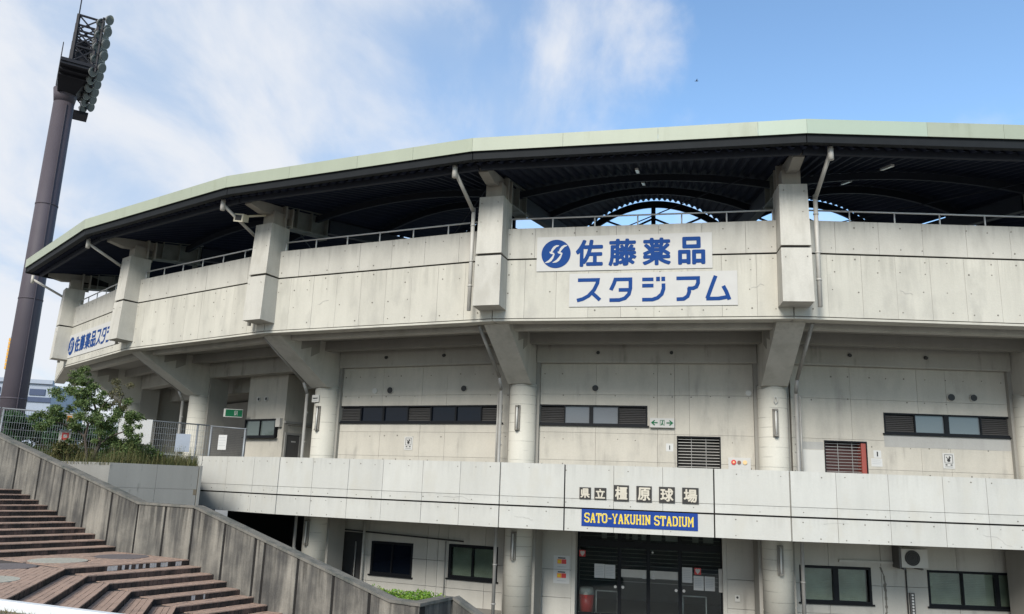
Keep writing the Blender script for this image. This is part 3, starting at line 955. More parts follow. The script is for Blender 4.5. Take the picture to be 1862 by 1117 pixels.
for i in range(0, 6):
    f = facet(i, RR); h = RR * SN
    rf = MB()
    nR, nU = 12, 112
    RS = lin(43.75, 31.2, nR)
    for dz, flip in ((0.17, False),):
        k = len(rf.v)
        for R in RS:
            for j in range(nU + 1):
                u = -1 + 2 * j / nU
                cr = (0.045 if (j // 2) % 2 else -0.045)
                rf.v.append(tuple(arch(i, R, u, dz + cr)))
        for a in range(nR):
            for b in range(nU):
                q = k + a * (nU + 1) + b
                rf.f.append((q, q + 1, q + nU + 2, q + nU + 1))
    rp = rf.build('roof', 'deck', st)
    if i == 0: e0 = -h
    # green fascia in lengths, the newer lengths fresher green
    segs = {3: [(-h, h - 2.15 + .95, 'fascia'), (h - 2.15 + .95, h, 'fascia2')], 4: [(-h, -h + 3.05, 'fascia2'), (-h + 3.05, h, 'fascia')]}.get(i, [(-h, 0.6, 'fascia'), (0.6, h, 'fascia')])
    cutl = [(a + (b - a) * q / max(1, round((b - a) / 2.2)), a + (b - a) * (q + 1) / max(1, round((b - a) / 2.2)), mt) for a, b, mt in segs for q in range(max(1, round((b - a) / 2.2)))]
    for a, b, mt in cutl:
        m = MB(); m.prof(f, [(-.35, ZRT), (0, ZRT), (.0, 9.10), (-.03, 9.10), (-.05, ZRT - .04), (-.35, ZRT - .04)], a + .003, b - .003); m.build('fascia', mt, rp)
    m = MB(); m.prof(f, [(-.30, 8.90), (-.07, 8.88), (-.07, 9.14), (-.30, 9.30)], -h + .02, h - .02); m.build('gutter', 'gutter', rp)
    m = MB(); m.prof(f, [(-.72, 8.80), (-.60, 8.80), (-.60, 9.1), (-.72, 9.1)], -h + .1, h - .1); m.build('edge_beam', 'rib', rp)
    m = MB(); m.prof(f, [(-.28, 9.06), (-.9, 9.06), (-.9, 9.10), (-.28, 9.10)], -h + .02, h - .02); m.build('eaves_board', 'deck', rp)
    for R, w, hh in ((40.0, .16, .22), (36.4, .18, .26), (31.4, .20, .30)):
        m = MB(); n = 28
        for j in range(n):
            u0, u1 = -1 + 2 * j / n, -1 + 2 * (j + 1) / n
            lo_ = lambda u: [arch(i, R, u, .085), arch(i, R, u, .085 - hh), arch(i, R - w, u, .085 - hh), arch(i, R - w, u, .085)]
            m.hull(lo_(u0), lo_(u1))
        m.build('arch_rib', 'rib', rp)
    # bracing in the inner arch
    ft = facet(i, 31.25); hi_ = 31.25 * SN
    m = MB(); m.box(ft, -.09, .09, -.12, 0, 7.5, 11.9); m.build('brace_post', 'rib', rp)
    for sg in (-1, 1):
        m = MB(); m.bar(ft(sg * .05, -.05, 11.3), ft(sg * 3.1, -.05, 9.9), .07); m.build('brace', 'rib', rp)
        m = MB(); m.bar(ft(sg * .05, -.07, 10.5), ft(sg * 2.0, -.07, 11.3), .07); m.build('brace', 'rib', rp)
    m = MB(); m.bar(ft(-hi_, -.05, 10.42), ft(hi_, -.05, 10.42), .07); m.build('tie_rod', 'rib', rp)
    # thin diagonal rod and fluorescent battens under the vault
    fm = facet(i, 39.0)
    m = MB(); m.bar(facet(i, 40.6)(3.2, 0, 9.35), facet(i, 35.0)(-1.2, 0, 9.6), .03); m.build('tie_rod', 'rib', rp)
    if i in (3, 4):
        for R in (42.3, 39.2):
            m = MB(); p = arch(i, R, -.0 if i != 4 else -.35, -.06); q = arch(i, R - .75, -.0 if i != 4 else -.35, -.06)
            m.bar(p, q, .09, .06); m.build('light_batten', 'lampwhite', rp)
# closed gable at the left end of the roof, with white louvre blades
f0 = radial(0)
ge = MB()
ge.prof(f0, [(44.02, 8.86), (44.02, 9.47), (42.6, 9.5), (40.5, 9.0), (40.5, 8.8), (43.0, 8.78)], -.02, .06); gv = ge.build('roof_end', 'gutter', st)
for k in range(5):
    m = MB(); m.prof(f0, [(43.98, 8.93 + .1 * k), (43.4, 8.93 + .1 * k), (43.4, 8.96 + .1 * k), (43.98, 8.96 + .1 * k)], -.09, -.02); m.build('blade', 'lampwhite', gv)

# downpipes: roof outlet, slanting run, drop beside the pillar, run along bracket, drop beside the column
for i in VERTS:
    r = radial(i); sg = 1 if i >= 4 else -1
    u = sg * (.60 if i >= 3 else .52); ro = 42.2 if i >= 3 else 42.03
    pts = [r(u * 1.12, 43.62, 8.93), r(u * 1.12, 43.62, 8.55)]
    m = MB(); m.tube(*pts, .075, 12); m.tube(r(u * 1.1, 43.58, 8.72), r(u, ro + .03, 8.02), .055, 12)
    m.path([r(u, ro, 8.12), r(u, ro, 4.98)], .06, 12)
    for z in (7.55, 6.45, 5.7): m.tube(r(u, ro, z), r(u, ro, z + .05), .072, 12)
    m.build('downpipe', 'pipe', st, smooth=True)
    m = MB()
    m.path([r(u, 41.3, 4.72), r(u, 39.25, 3.45), r(u, 39.02, 3.05), r(u, 38.98, GZ)], .055, 12)
    for z in (2.35, 1.3, -2.35, -3.5): m.tube(r(u, 38.98, z), r(u, 38.98, z + .05), .07, 12)
    m.build('downpipe', 'pipe2', st, smooth=True)
    m = MB(); m.path([r(u + sg * .13, 38.9, 3.0), r(u + sg * .13, 38.9, FLZ)], .03, 8); m.build('conduit', 'pipe2', st, smooth=True)


# ---------------------------------------------------------------- openings
def window(fr, s0, s1, z0, z1, segs, parent, depth=.14, fw=.05, sill=True, name='window'):
    """black frame with mullions; segs: (a, b, kind) from left to right"""
    m = MB(); oo, oi = .012, -depth
    m.box(fr, s0, s1, oi, oo, z0, z0 + fw); m.box(fr, s0, s1, oi, oo, z1 - fw, z1)
    m.box(fr, s0, s0 + fw, oi, oo - .002, z0 + fw, z1 - fw); m.box(fr, s1 - fw, s1, oi, oo - .002, z0 + fw, z1 - fw)
    for (a, b, k), (c, d, k2) in zip(segs, segs[1:]):
        m.box(fr, b, c, oi, oo - .003, z0 + fw, z1 - fw)
    w = m.build(name, 'black_metal', parent)
    if sill:
        cube('sill', 'black_metal', w, fr, s0 - .05, s1 + .05, -.05, .06, z0 - .05, z0 - .002)
    for a, b, k in segs:
        if k == 'louvre':
            n = int((z1 - z0 - 2 * fw) / .055)
            lm = MB()
            for q in range(n):
                zc = z0 + fw + (q + .2) * .055
                lm.prof(fr, [(-.03, zc), (-.09, zc + .05), (-.095, zc + .045), (-.035, zc - .006)], a, b)
            lm.build('louvre_slats', 'dark_metal', w, kind='stuff')
            cube('louvre_back', 'joint', w, fr, a, b, -depth, -depth + .02, z0 + fw, z1 - fw)
        elif k == 'blind':
            cube('pane', 'glass', w, fr, a, b, -.06, -.05, z0 + fw, z1 - fw)
            bm_ = MB(); zc = z0 + fw
            while zc < z1 - fw:
                bm_.prof(fr, [(-.12, zc), (-.15, zc + .052), (-.155, zc + .05), (-.125, zc - .004)], a, b); zc += .05
            bm_.build('blind_slats', 'blind', w, kind='stuff')
        else:
            cube('pane', k, w, fr, a, b, -.06, -.05, z0 + fw, z1 - fw)
    return w


UW = {}
for i in (2, 3, 4, 5):
    f = facet(i, RW)
    m = MB()
    holes = {2: [(-3.48, 3.06, 2.08, 2.66)],
             3: [(-3.44, .11, 2.05, 2.68), (1.01, 2.33, FLZ, 1.76)],
             4: [(-.45, 3.55, 2.03, 2.65), (-2.29, -1.0, FLZ, 1.75)], 5: []}[i]
    m.box(f, -3.6, 3.6, -.40, -.34, FLZ, 4.1)
    w = m.build('upper_wall', 'interior', st)
    sc = {2: [-3.45, -1.62, -.02, .95, 3.42], 3: [-3.45, -1.52, .42, .95, 1.40, 3.42], 4: [-3.25, -1.42, .62, 1.50, 3.62], 5: lin(-3.4, 3.4, 4)}[i]
    tile(w, f, 'wall', sc, [FLZ, .93, 1.80 if i != 2 else 1.75, 3.02, 4.02], holes, gap=.007, o0=-.33, jit=.002)
    th = MB(); pts = []
    for s in lin(-3.2, 3.2, 11):
        for z in (.80, 1.60, 2.98, 3.70):
            ok = not any(a - .05 < s < b + .05 and c - .05 < z < d + .05 for a, b, c, d in holes)
            if ok and rnd.random() < .85: pts.append((s + rnd.uniform(-.05, .05), z + rnd.uniform(-.01, .01)))
    discs(th, f, pts, .027); th.build('tie_holes', 'grout', w, kind='stuff')
    UW[i] = w
    # small black outlet fittings on the beam above
    fb = facet(i, 38.52)
    for s in (-1.45, .87):
        m = MB(); m.tube(fb(s, 0, 4.36), fb(s, .07, 4.34), .055, 10); m.build('outlet', 'ink', st, smooth=True)

f2w, f3w, f4w = facet(2, RW), facet(3, RW), facet(4, RW)
window(f2w, -3.48, 3.06, 2.08, 2.66, [(-3.43, -2.50, 'louvre'), (-2.45, -1.58, 'glass_dark'), (-1.50, -.56, 'glass_dark'), (-.52, .35, 'louvre'), (.40, 1.30, 'glass_dark'), (1.36, 2.27, 'glass_dark'), (2.31, 3.01, 'louvre')], st)
window(f3w, -3.44, .11, 2.05, 2.68, [(-3.39, -2.54, 'louvre'), (-2.51, -1.73, 'glass_grey'), (-1.61, -.82, 'glass_grey'), (-.79, .06, 'louvre')], st)
window(f4w, -.45, 3.55, 2.03, 2.65, [(-.40, .47, 'louvre'), (.51, 1.38, 'glass_blue'), (1.52, 2.46, 'glass_blue'), (2.50, 3.50, 'louvre')], st)


def vent(f, s, z, r_=.10, mt='joint'):
    m = MB(); m.tube(f(s, -.02, z), f(s, .035, z), r_ * 1.18, 18); v = m.build('vent', 'acwhite' if mt == 'white' else 'wall', st, smooth=True)
    m = MB(); m.tube(f(s, .0, z), f(s, .045, z), r_, 18); m.build('vent_mouth', 'ink' if mt != 'white' else 'acwhite', v, smooth=True)


vent(f2w, -1.95, 3.19, .085, 'white'); vent(f2w, -1.31, 3.20, .11); vent(f2w, 1.61, 3.22, .10)
vent(f3w, -1.545, 3.22, .10); vent(f3w, 3.19, 3.11, .075, 'white'); vent(f4w, 1.64, 3.18, .105); vent(f4w, 2.32, 3.19, .10)


def grille(f, s0, s1, z1, red):
    m = MB()
    m.box(f, s0, s0 + .03, -.33, .012, FLZ, z1); m.box(f, s1 - .03, s1, -.33, .012, FLZ, z1); m.box(f, s0, s1, -.33, .013, z1 - .04, z1)
    w = m.build('grille', 'black_metal', st)
    cube('shutter_back', 'redback' if red else 'joint', w, f, s0 + .04, s1 - .04, -.32, -.30, FLZ, z1 - .06)
    if red: cube('jamb', 'redfr', w, f, s1 - .17, s1 - .032, -.32, -.02, FLZ, z1 - .045)
    z = FLZ + .05
    while z < z1 - .06:
        cube('slat', 'pipe2' if red else 'pipe', w, f, s0 + .032, s1 - .034, -.10, -.075, z, z + .016); z += .092
    for s in lin(s0, s1, 3)[1:-1]:
        cube('tie_strip', 'pipe2', w, f, s - .008, s + .008, -.075, -.068, FLZ, z1 - .05)


grille(f3w, 1.01, 2.33, 1.76, False)
grille(f4w, -2.29, -1.0, 1.75, True)
# mortar patches on the right-hand wall
for (s0, s1, z0, z1) in ((-.47, 3.44, 1.62, 1.97), (-3.10, -2.32, 1.47, 1.69), (-3.10, -2.99, FLZ, 1.46)):
    m = MB(); m.box(f4w, s0, s1, -.01, .007, z0, z1); m.build('patch', 'patch', UW[4])

# corner room and door in the left-hand bay
f1 = facet(1, 37.9)
m = MB()
m.box(f1, -1.5, .85, -2.4, -.0, FLZ, 4.05)
rm = m.build('ticket_room', 'wall', st)
window(facet(1, 38.03), -1.40, .52, 1.60, 2.30, [(-1.34, -.46, 'glass_green'), (-.42, .46, 'glass_green')], st, fw=.06)
for s in (-.82, -.36):
    m = MB(); m.tube(f1(s, -.01, 3.11), f1(s, .05, 3.11), .10, 16); v = m.build('vent', 'acwhite', rm, smooth=True)
    m = MB(); m.tube(f1(s + .03, .0, 3.11), f1(s + .03, .056, 3.11), .06, 16); m.build('vent_mouth', 'ink', v, smooth=True)
# its side wall with the steel door; local s runs inwards
fs = Fr(f1(.85, 0, 0).to_2d(), (-f1.n).to_2d(), f1.t.to_2d())
dr = MB()
dr.box(fs, .08, .16, .0, .05, FLZ, 1.78); dr.box(fs, .80, .88, .0, .05, FLZ, 1.78); dr.box(fs, .16, .80, .0, .05, 1.70, 1.78)
door = dr.build('service_door', 'pipe2', st)
cube('leaf', 'dark_metal', door, fs, .165, .795, .0, .03, FLZ, 1.695)
cube('name_plate', 'white', door, fs, .40, .62, .03, .036, 1.42, 1.47)
m = MB(); m.box(fs, .02, 2.3, .0, .06, 2.13, 2.22); m.path([fs(.1, .08, 2.08), fs(2.3, .08, 2.08)], .02, 8); m.build('conduit', 'pipe2', rm)
jb = cube('meter_box', 'pipe', rm, f1, .50, .76, .0, .14, 1.98, 2.32)
# dark doorway partition deeper in
m = MB(); m.box(facet(1, 36.2), .9, 3.4, -.2, 0, FLZ, 4.2); m.build('partition', 'soffit', st)

# ---------------------------------------------------------------- ground floor
LW = {}
cube('undercroft_wall', 'interior', st, facet(1, 33.5), -3.3, 3.3, -.3, 0, GZ, -.8)
cube('undercroft_wall', 'interior', st, facet(0, 33.5), -3.3, 3.3, -.3, 0, GZ, -.8)
for i in (2, 3, 4, 5):
    f = facet(i, RG)
    holes = {1: [], 2: [(-2.25, -.55, -3.15, -2.0), (.84, 2.67, -3.04, -1.92), (-3.9, -2.62, GZ, -1.75)],
             3: [(-2.34, 2.47, GZ, -1.0), (-3.66, -3.42, -3.0, -1.92)],
             4: [(-2.87, -.71, -3.06, -1.97), (.98, 3.65, -3.05, -1.98)], 5: []}[i]
    m = MB()
    if i != 3: m.box(f, -3.75, 3.75, -.62, -.5, GZ, -.8)
    else:
        m.box(f, -3.75, -2.7, -.62, -.5, GZ, -.8); m.box(f, 2.8, 3.75, -.62, -.5, GZ, -.8)
    w = m.build('ground_wall', 'interior', st)
    sc = {2: [-3.74, -2.4, -.0, .42, .80, 2.2, 3.74], 3: [-3.74, -2.34, 2.47, 3.74], 4: [-3.74, -1.98, -.40, .315, 1.9, 3.74]}.get(i, lin(-3.74, 3.74, 4))
    tile(w, f, 'lowwall', sc, [GZ, -3.35, -2.5, -.8], holes, gap=.012, o0=-.48, jit=.003)
    LW[i] = w
f2g, f3g, f4g = facet(2, RG), facet(3, RG), facet(4, RG)
window(f2g, -2.25, -.55, -3.12, -2.01, [(-2.16, -1.42, 'glass_dark'), (-1.37, -.64, 'glass_dark')], st, fw=.08)
window(f2g, .84, 2.67, -3.02, -1.93, [(.95, 1.71, 'blind'), (1.76, 2.50, 'blind')], st, fw=.09)
window(f3g, -3.66, -3.42, -3.0, -1.93, [(-3.60, -3.48, 'blind')], st, fw=.05)
window(f4g, -2.87, -.71, -3.04, -1.98, [(-2.80, -1.86, 'blind'), (-1.70, -.84, 'blind')], st, fw=.07)
window(f4g, .98, 3.65, -3.03, -1.98, [(1.05, 2.01, 'blind'), (2.06, 3.01, 'blind'), (3.13, 3.58, 'blind')], st, fw=.07)
# glazed corner with a stacked store of boards at the left of bay 2
m = MB(); m.box(f2g, -3.9, -2.62, -1.4, -1.3, GZ, -1.2); m.build('alcove', 'interior2', st)
m = MB(); m.tube(f2g(-2.52, .12, GZ), f2g(-2.52, .12, -1.3), .045, 10); m.build('conduit', 'pipe', st, smooth=True)
m = MB(); m.bar(f2g(-4.0, .06, -1.66), f2g(1.4, .06, -1.82), .05); m.build('conduit', 'ink', st)
m = MB(); m.tube(f2g(.74, .06, -1.85), f2g(.74, .06, GZ), .02, 8); m.build('conduit', 'pipe2', st, smooth=True)
cab = empty('cabinet_pair', f2g(-3.25, -.6, -3.3), 'two pale grey cabinets on a stand in the dim alcove above the stair wall', 'cabinet')
for a_ in (-3.72, -3.24): cube('cabinet', 'pipe2', cab, f2g, a_, a_ + .45, -.95, -.6, -3.05, -2.35)
cube('shelf', 'dark_metal', cab, f2g, -3.76, -2.74, -.98, -.55, -3.10, -3.055)
for a_ in (-3.7, -2.84): cube('leg', 'dark_metal', cab, f2g, a_, a_ + .05, -.9, -.6, GZ, -3.102)
m = MB(); m.tube(f2g(-3.2, -.42, GZ), f2g(-3.2, -.42, -2.1), .025, 8); m.build('pole', 'pipe', cab, smooth=True)
# crack and handle on the right wall
m = MB()
z = -1.95; s = -.42
while z > -3.8:
    s2 = s + rnd.uniform(-.05, .06); s2 = max(-.5, min(-.3, s2)); z2 = z - rnd.uniform(.06, .16)
    wdt = rnd.uniform(.015, .045)
    m.hull([f4g(a, -.005, b) for a, b in ((s - wdt, z), (s + wdt, z), (s2 + wdt, z2), (s2 - wdt, z2))], [f4g(a, .006, b) for a, b in ((s - wdt, z), (s + wdt, z), (s2 + wdt, z2), (s2 - wdt, z2))])
    s, z = s2, z2
m.build('crack', 'grout', LW[4])
m = MB(); m.path([f4g(.335, .03, -1.95), f4g(.335, .03, -3.8)], .018, 8); m.build('conduit', 'ink', st, smooth=True)

# entrance: reveal, frames, leaves, transom, lobby behind
ent = MB()
DO = -.50
ent.box(f3g, -2.34, -2.22, -1.2, -.0, GZ, -.85); ent.box(f3g, 2.35, 2.47, -1.2, -.0, GZ, -.85); ent.box(f3g, -2.22, 2.35, -1.2, -.30, -1.10, -.85)
en = ent.build('entrance_reveal', 'lowwall', st)
fm = MB()
mull = [-2.22, -.86, .06, 1.05, 2.35]
for k, s in enumerate(mull):
    w_ = .05 if k in (0, 4) else .055
    fm.box(f3g, s - w_ + (.05 if k == 0 else 0), s + w_ - (.05 if k == 4 else 0), DO - .07, DO + .03, GZ, -1.1)
fm.box(f3g, -2.22, 2.35, DO - .06, DO + .032, -1.76, -1.55)
fm.box(f3g, -2.22, 2.35, DO - .05, DO + .02, -1.16, -1.10)
ef = fm.build('entrance_frame', 'black_metal', en)
for a, b in zip(mull, mull[1:]):
    cube('pane', 'glass_door', ef, f3g, a + .05, b - .05, DO - .02, DO - .01, GZ + .06, -1.76)
    cube('pane', 'glass_door', ef, f3g, a + .05, b - .05, DO - .02, DO - .01, -1.55, -1.16)
    cube('bottom_rail', 'black_metal', ef, f3g, a + .05, b - .05, DO - .04, DO + .02, GZ, GZ + .10)
for a, b in ((-.80, 0.0), (.12, .99)):
    cube('push_band', 'pipe', ef, f3g, a + .0, b, DO - .006, DO - .002, -2.66, -2.42)
for s in (-.98, -.74, .93, 1.17):
    m = MB(); m.tube(f3g(s, DO + .03, -2.97), f3g(s, DO + .06, -2.97), .045, 14); m.build('lock', 'lampwhite', ef, smooth=True)
m = MB(); m.tube(f3g(.20, DO + .03, -1.86), f3g(.20, DO + .05, -1.86), .03, 12); m.build('lock', 'lampwhite', ef, smooth=True)
lb = MB()
lb.box(f3g, -2.9, 3.0, -5.2, -5.0, GZ, -.9); lb.box(f3g, -2.9, -2.8, -5.0, -1.2, GZ, -.9); lb.box(f3g, 2.9, 3.0, -5.0, -1.2, GZ, -.9)
lb.box(f3g, -2.9, 3.0, -5.0, -.65, -.95, -.85)
lob = lb.build('lobby', 'interior2', st)
# roller shutter slats seen behind the glass
z = -1.30
for k in range(13):
    cube('shutter_slat', 'pipe', lob, f3g, -2.15, 2.3, -.64, -.62, z - .016, z); z -= .125
# pale panels visible through the transom
x = -1.45
for w_, g_, mt in ((.17, .26, 'pipe'), (.22, .14, 'pipe'), (.10, .1, 'pipe'), (.18, .12, 'acwhite'), (.22, .06, 'acwhite'), (.36, .12, 'pipe'), (.5, .34, 'acwhite'), (.2, .14, 'pipe'), (.32, .3, 'pipe'), (.34, .1, 'pipe')):
    cube('lobby_panel', mt, lob, f3g, x, x + w_, -.61, -.60, -1.50, -1.24); x += w_ + g_
for a, b in ((-1.62, -.93), (1.13, 1.85)):
    m = MB(); m.path([f3g(a, DO - .25, GZ), f3g(a, DO - .25, -3.15), f3g(b, DO - .25, -3.15), f3g(b, DO - .25, GZ)], .02, 8); m.build('barrier', 'rail', lob, smooth=True)


# ---------------------------------------------------------------- signs
def board(fr, name, s0, s1, z0, z1, label, cat, mat='white', th=.02, o=0.0, group=None):
    root = empty(name, fr((s0 + s1) / 2, o, z0), label, cat, group)
    cube('board', mat, root, fr, s0, s1, o + .004, o + th, z0, z1)
    return root


fp3 = facet(3, RP)
KATA = {
    'su': [[(.03, .92), (.90, .92), (.88, .78), (.74, .50), (.50, .25), (.25, .12), (.0, .06)], [(.60, .42), (.80, .25), (1.0, .07)]],
    'ta': [[(.28, .97), (.20, .75), (.06, .48)], [(.20, .92), (.95, .92), (.95, .55), (.88, .30), (.70, .13), (.45, .06), (.0, .06)], [(.42, .48), (.92, .48)]],
    'ji': [[(0, .90), (.50, .90)], [(0, .64), (.50, .64)], [(.94, .72), (.94, .50), (.86, .28), (.68, .13), (.45, .06), (0, .06)], [(.70, 1.0), (.70, .82)], [(.93, 1.0), (.93, .82)]],
    'a': [[(0, .92), (.94, .92), (.94, .72), (.86, .56), (.72, .50), (.50, .50)], [(.55, .53), (.55, .35), (.48, .18), (.30, .07), (0, .06)]],
    'mu': [[(.44, 1.0), (.28, .60), (.08, .08)], [(.04, .07), (.55, .07), (.90, .13)], [(.74, .58), (.86, .35), (.98, .02)]],
}


def logo(parent, fr, cs, cz, r_, o, disc_mat='blue', white='white'):
    m = MB(); n = 48
    rg = [(cs + r_ * math.cos(6.28319 * k / n), cz + r_ * math.sin(6.28319 * k / n)) for k in range(n)]
    m.hull([fr(a, o, b) for a, b in rg], [fr(a, o + .006, b) for a, b in rg]); m.build('emblem_disc', disc_mat, parent)
    m = MB()

    def swoosh(pts, k):
        L = [(x, y + w / 2) for x, y, w in pts]; R2 = [(x, y - w / 2) for x, y, w in pts]
        for q in range(len(pts) - 1):
            quad = [L[q], R2[q], R2[q + 1], L[q + 1]]
            m.hull([fr(cs + a * r_, o + .003, cz + b * r_) for a, b in quad], [fr(cs + a * r_, o + .009 + .0004 * k, cz + b * r_) for a, b in quad])
    for k, dx in enumerate((0.0, .56)):
        swoosh([(.20 + dx, .58, .04), (.0 + dx, .53, .16), (-.18 + dx, .38, .26), (-.30 + dx, .20, .30), (-.38 + dx, .05, .12)][:5], k)
        swoosh([(-.44 + dx, .12, .10), (-.30 + dx, .06, .14), (-.12 + dx, .0, .10)], k + 4)
    for k, dx in enumerate((-.52, .0)):
        swoosh([(.42 + dx, -.03, .08), (.34 + dx, -.18, .28), (.22 + dx, -.36, .28), (.04 + dx, -.52, .18), (-.22 + dx, -.62, .03)], k + 2)
    m.build('emblem_strokes', white, parent)


b1 = board(fp3, 'name_sign', -2.92, 2.08, 6.19, 7.23, 'long white sign with round blue emblem and four blue kanji on the parapet', 'sign', o=.006)
logo(b1, fp3, -2.35, 6.71, .43, .03)
for ch, s0, s1 in (('佐', -1.77, -.98), ('藤', -.82, -.02), ('薬', .15, .94), ('品', 1.14, 1.89)):
    put_glyph(ch, 'character', 'blue', b1, fp3, s0, s1, 6.30, 7.115, .026, .034, .026)
b2 = board(fp3, 'name_sign', -1.94, 2.74, 5.12, 6.10, 'white sign with five blue katakana below the emblem sign', 'sign', o=.006)
for k, (s0, s1) in {'su': (-1.75, -1.01), 'ta': (-.82, -.12), 'ji': (.10, .81), 'a': (1.05, 1.76), 'mu': (1.83, 2.57)}.items():
    m = MB()
    for stq in KATA[k]:
        ribbon(m, fp3, [(s0 + .04 + x * (s1 - s0 - .08), 5.26 + y * .70) for x, y in stq], .105, .026, .034)
    m.build('character', 'blue', b2)
# the same name in one line on the far left facet
fp0 = facet(0, RP)
b0 = board(fp0, 'name_sign', -3.92, 3.3, 5.10, 6.18, 'narrow white sign with emblem and blue characters on the far left parapet', 'sign', o=.006)
logo(b0, fp0, -3.40, 5.64, .42, .03)
for ch, s0 in (('佐', -2.85), ('藤', -2.08), ('薬', -1.31), ('品', -.54)):
    put_glyph(ch, 'character', 'blue', b0, fp0, s0, s0 + .70, 5.28, 6.0, .026, .034, .022)
for k, s0 in (('su', .25), ('ta', .92), ('ji', 1.59), ('a', 2.2), ('mu', 2.75)):
    m = MB()
    for stq in KATA[k]: ribbon(m, fp0, [(s0 + x * .52, 5.30 + y * .68) for x, y in stq], .10, .026, .034)
    m.build('character', 'blue', b0)

# square black name tiles on the balcony
fb3 = facet(3, RB)
for ch, s0, s1, z0, z1, word in (('県', -1.71, -1.38, -.24, .09, 'smaller black carved tile, leftmost of the row on the balcony'),
                                 ('立', -1.28, -.94, -.24, .09, 'smaller black carved tile, second from the left on the balcony'),
                                 ('橿', -.73, -.30, -.26, .185, 'third black carved tile from the left on the balcony'),
                                 ('原', -.09, .34, -.26, .18, 'fourth black carved tile from the left, just right of the balcony middle'),
                                 ('球', .54, .98, -.26, .18, 'fifth black carved tile from the left, next to the last one'),
                                 ('場', 1.18, 1.63, -.26, .18, 'rightmost black carved tile, last of the row on the balcony')):
    b = board(fb3, 'name_tile', s0, s1, z0, z1, word, 'name tile', 'black', .03, .0, 'carved name tiles on the balcony')
    w_ = (s1 - s0) * .09
    put_glyph(ch, 'character', 'stone_letter', b, fb3, s0 + w_, s1 - w_, z0 + w_, z1 - w_, .028, .042, .006 + .012 * (s1 - s0))

# blue banner with yellow slab-serif lettering
bn = board(fb3, 'banner', -1.64, 1.60, -.985, -.515, 'blue banner with yellow block letters on the lower balcony edge', 'banner', 'blue2', .012, .004)
SER = {
    'S': [[(.78, .72), (.78, .86), (.64, .92), (.24, .92), (.10, .80), (.10, .62), (.24, .53), (.64, .47), (.78, .36), (.78, .20), (.64, .08), (.24, .08), (.10, .16), (.10, .30)]],
    'A': [[(.14, .06), (.40, .92), (.48, .92), (.74, .06)], [(.22, .34), (.66, .34)], [(.0, .06), (.30, .06)], [(.58, .06), (.88, .06)]],
    'T': [[(.06, .70), (.06, .92), (.82, .92), (.82, .70)], [(.44, .92), (.44, .06)], [(.26, .06), (.62, .06)]],
    'O': [[(.24, .08), (.10, .22), (.10, .78), (.24, .92), (.64, .92), (.78, .78), (.78, .22), (.64, .08), (.24, .08)]],
    '-': [[(.10, .50), (.60, .50)]],
    'Y': [[(.12, .92), (.44, .45), (.76, .92)], [(.44, .48), (.44, .06)], [(-.02, .93), (.28, .93)], [(.60, .93), (.90, .93)], [(.26, .06), (.62, .06)]],
    'K': [[(.18, .92), (.18, .08)], [(.72, .90), (.22, .46)], [(.40, .58), (.74, .08)], [(.02, .93), (.36, .93)], [(.02, .07), (.36, .07)], [(.56, .93), (.88, .93)], [(.58, .07), (.90, .07)]],
    'U': [[(.14, .92), (.14, .24), (.28, .08), (.60, .08), (.74, .24), (.74, .92)], [(-.02, .93), (.30, .93)], [(.58, .93), (.90, .93)]],
    'H': [[(.16, .92), (.16, .08)], [(.72, .92), (.72, .08)], [(.16, .5), (.72, .5)], [(.0, .93), (.32, .93)], [(.0, .07), (.32, .07)], [(.56, .93), (.88, .93)], [(.56, .07), (.88, .07)]],
    'I': [[(.22, .92), (.22, .08)], [(.04, .93), (.40, .93)], [(.04, .07), (.40, .07)]],
    'N': [[(.16, .08), (.16, .92)], [(.16, .90), (.72, .10)], [(.72, .08), (.72, .92)], [(.0, .93), (.28, .93)], [(.0, .07), (.32, .07)], [(.56, .93), (.88, .93)]],
    'D': [[(.16, .08), (.16, .92)], [(.02, .92), (.58, .92), (.78, .74), (.78, .26), (.58, .08), (.02, .08)]],
    'M': [[(.14, .08), (.14, .92)], [(.16, .90), (.46, .36), (.78, .90)], [(.80, .08), (.80, .92)], [(.0, .07), (.28, .07)], [(.66, .07), (.94, .07)], [(.0, .93), (.2, .93)], [(.74, .93), (.94, .93)]],
}
ADV = {'I': .52, '-': .74, ' ': .52, 'M': 1.06}
txt = 'SATO-YAKUHIN STADIUM'
tot = sum(ADV.get(c, 1.0) for c in txt)
kx = 3.06 / tot; x = -1.555
for c in txt:
    if c != ' ':
        for q, (mt, wd_, oo) in enumerate((('white', .044, .016), ('yellow', .031, .022))):
            m = MB()
            for stq in SER[c]:
                ribbon(m, fb3, [(x + a * kx, -.885 + b * .27) for a, b in stq], wd_, .012, oo)
            m.build('letter' if q else 'letter_outline', mt, bn)
    x += ADV.get(c, 1.0) * kx


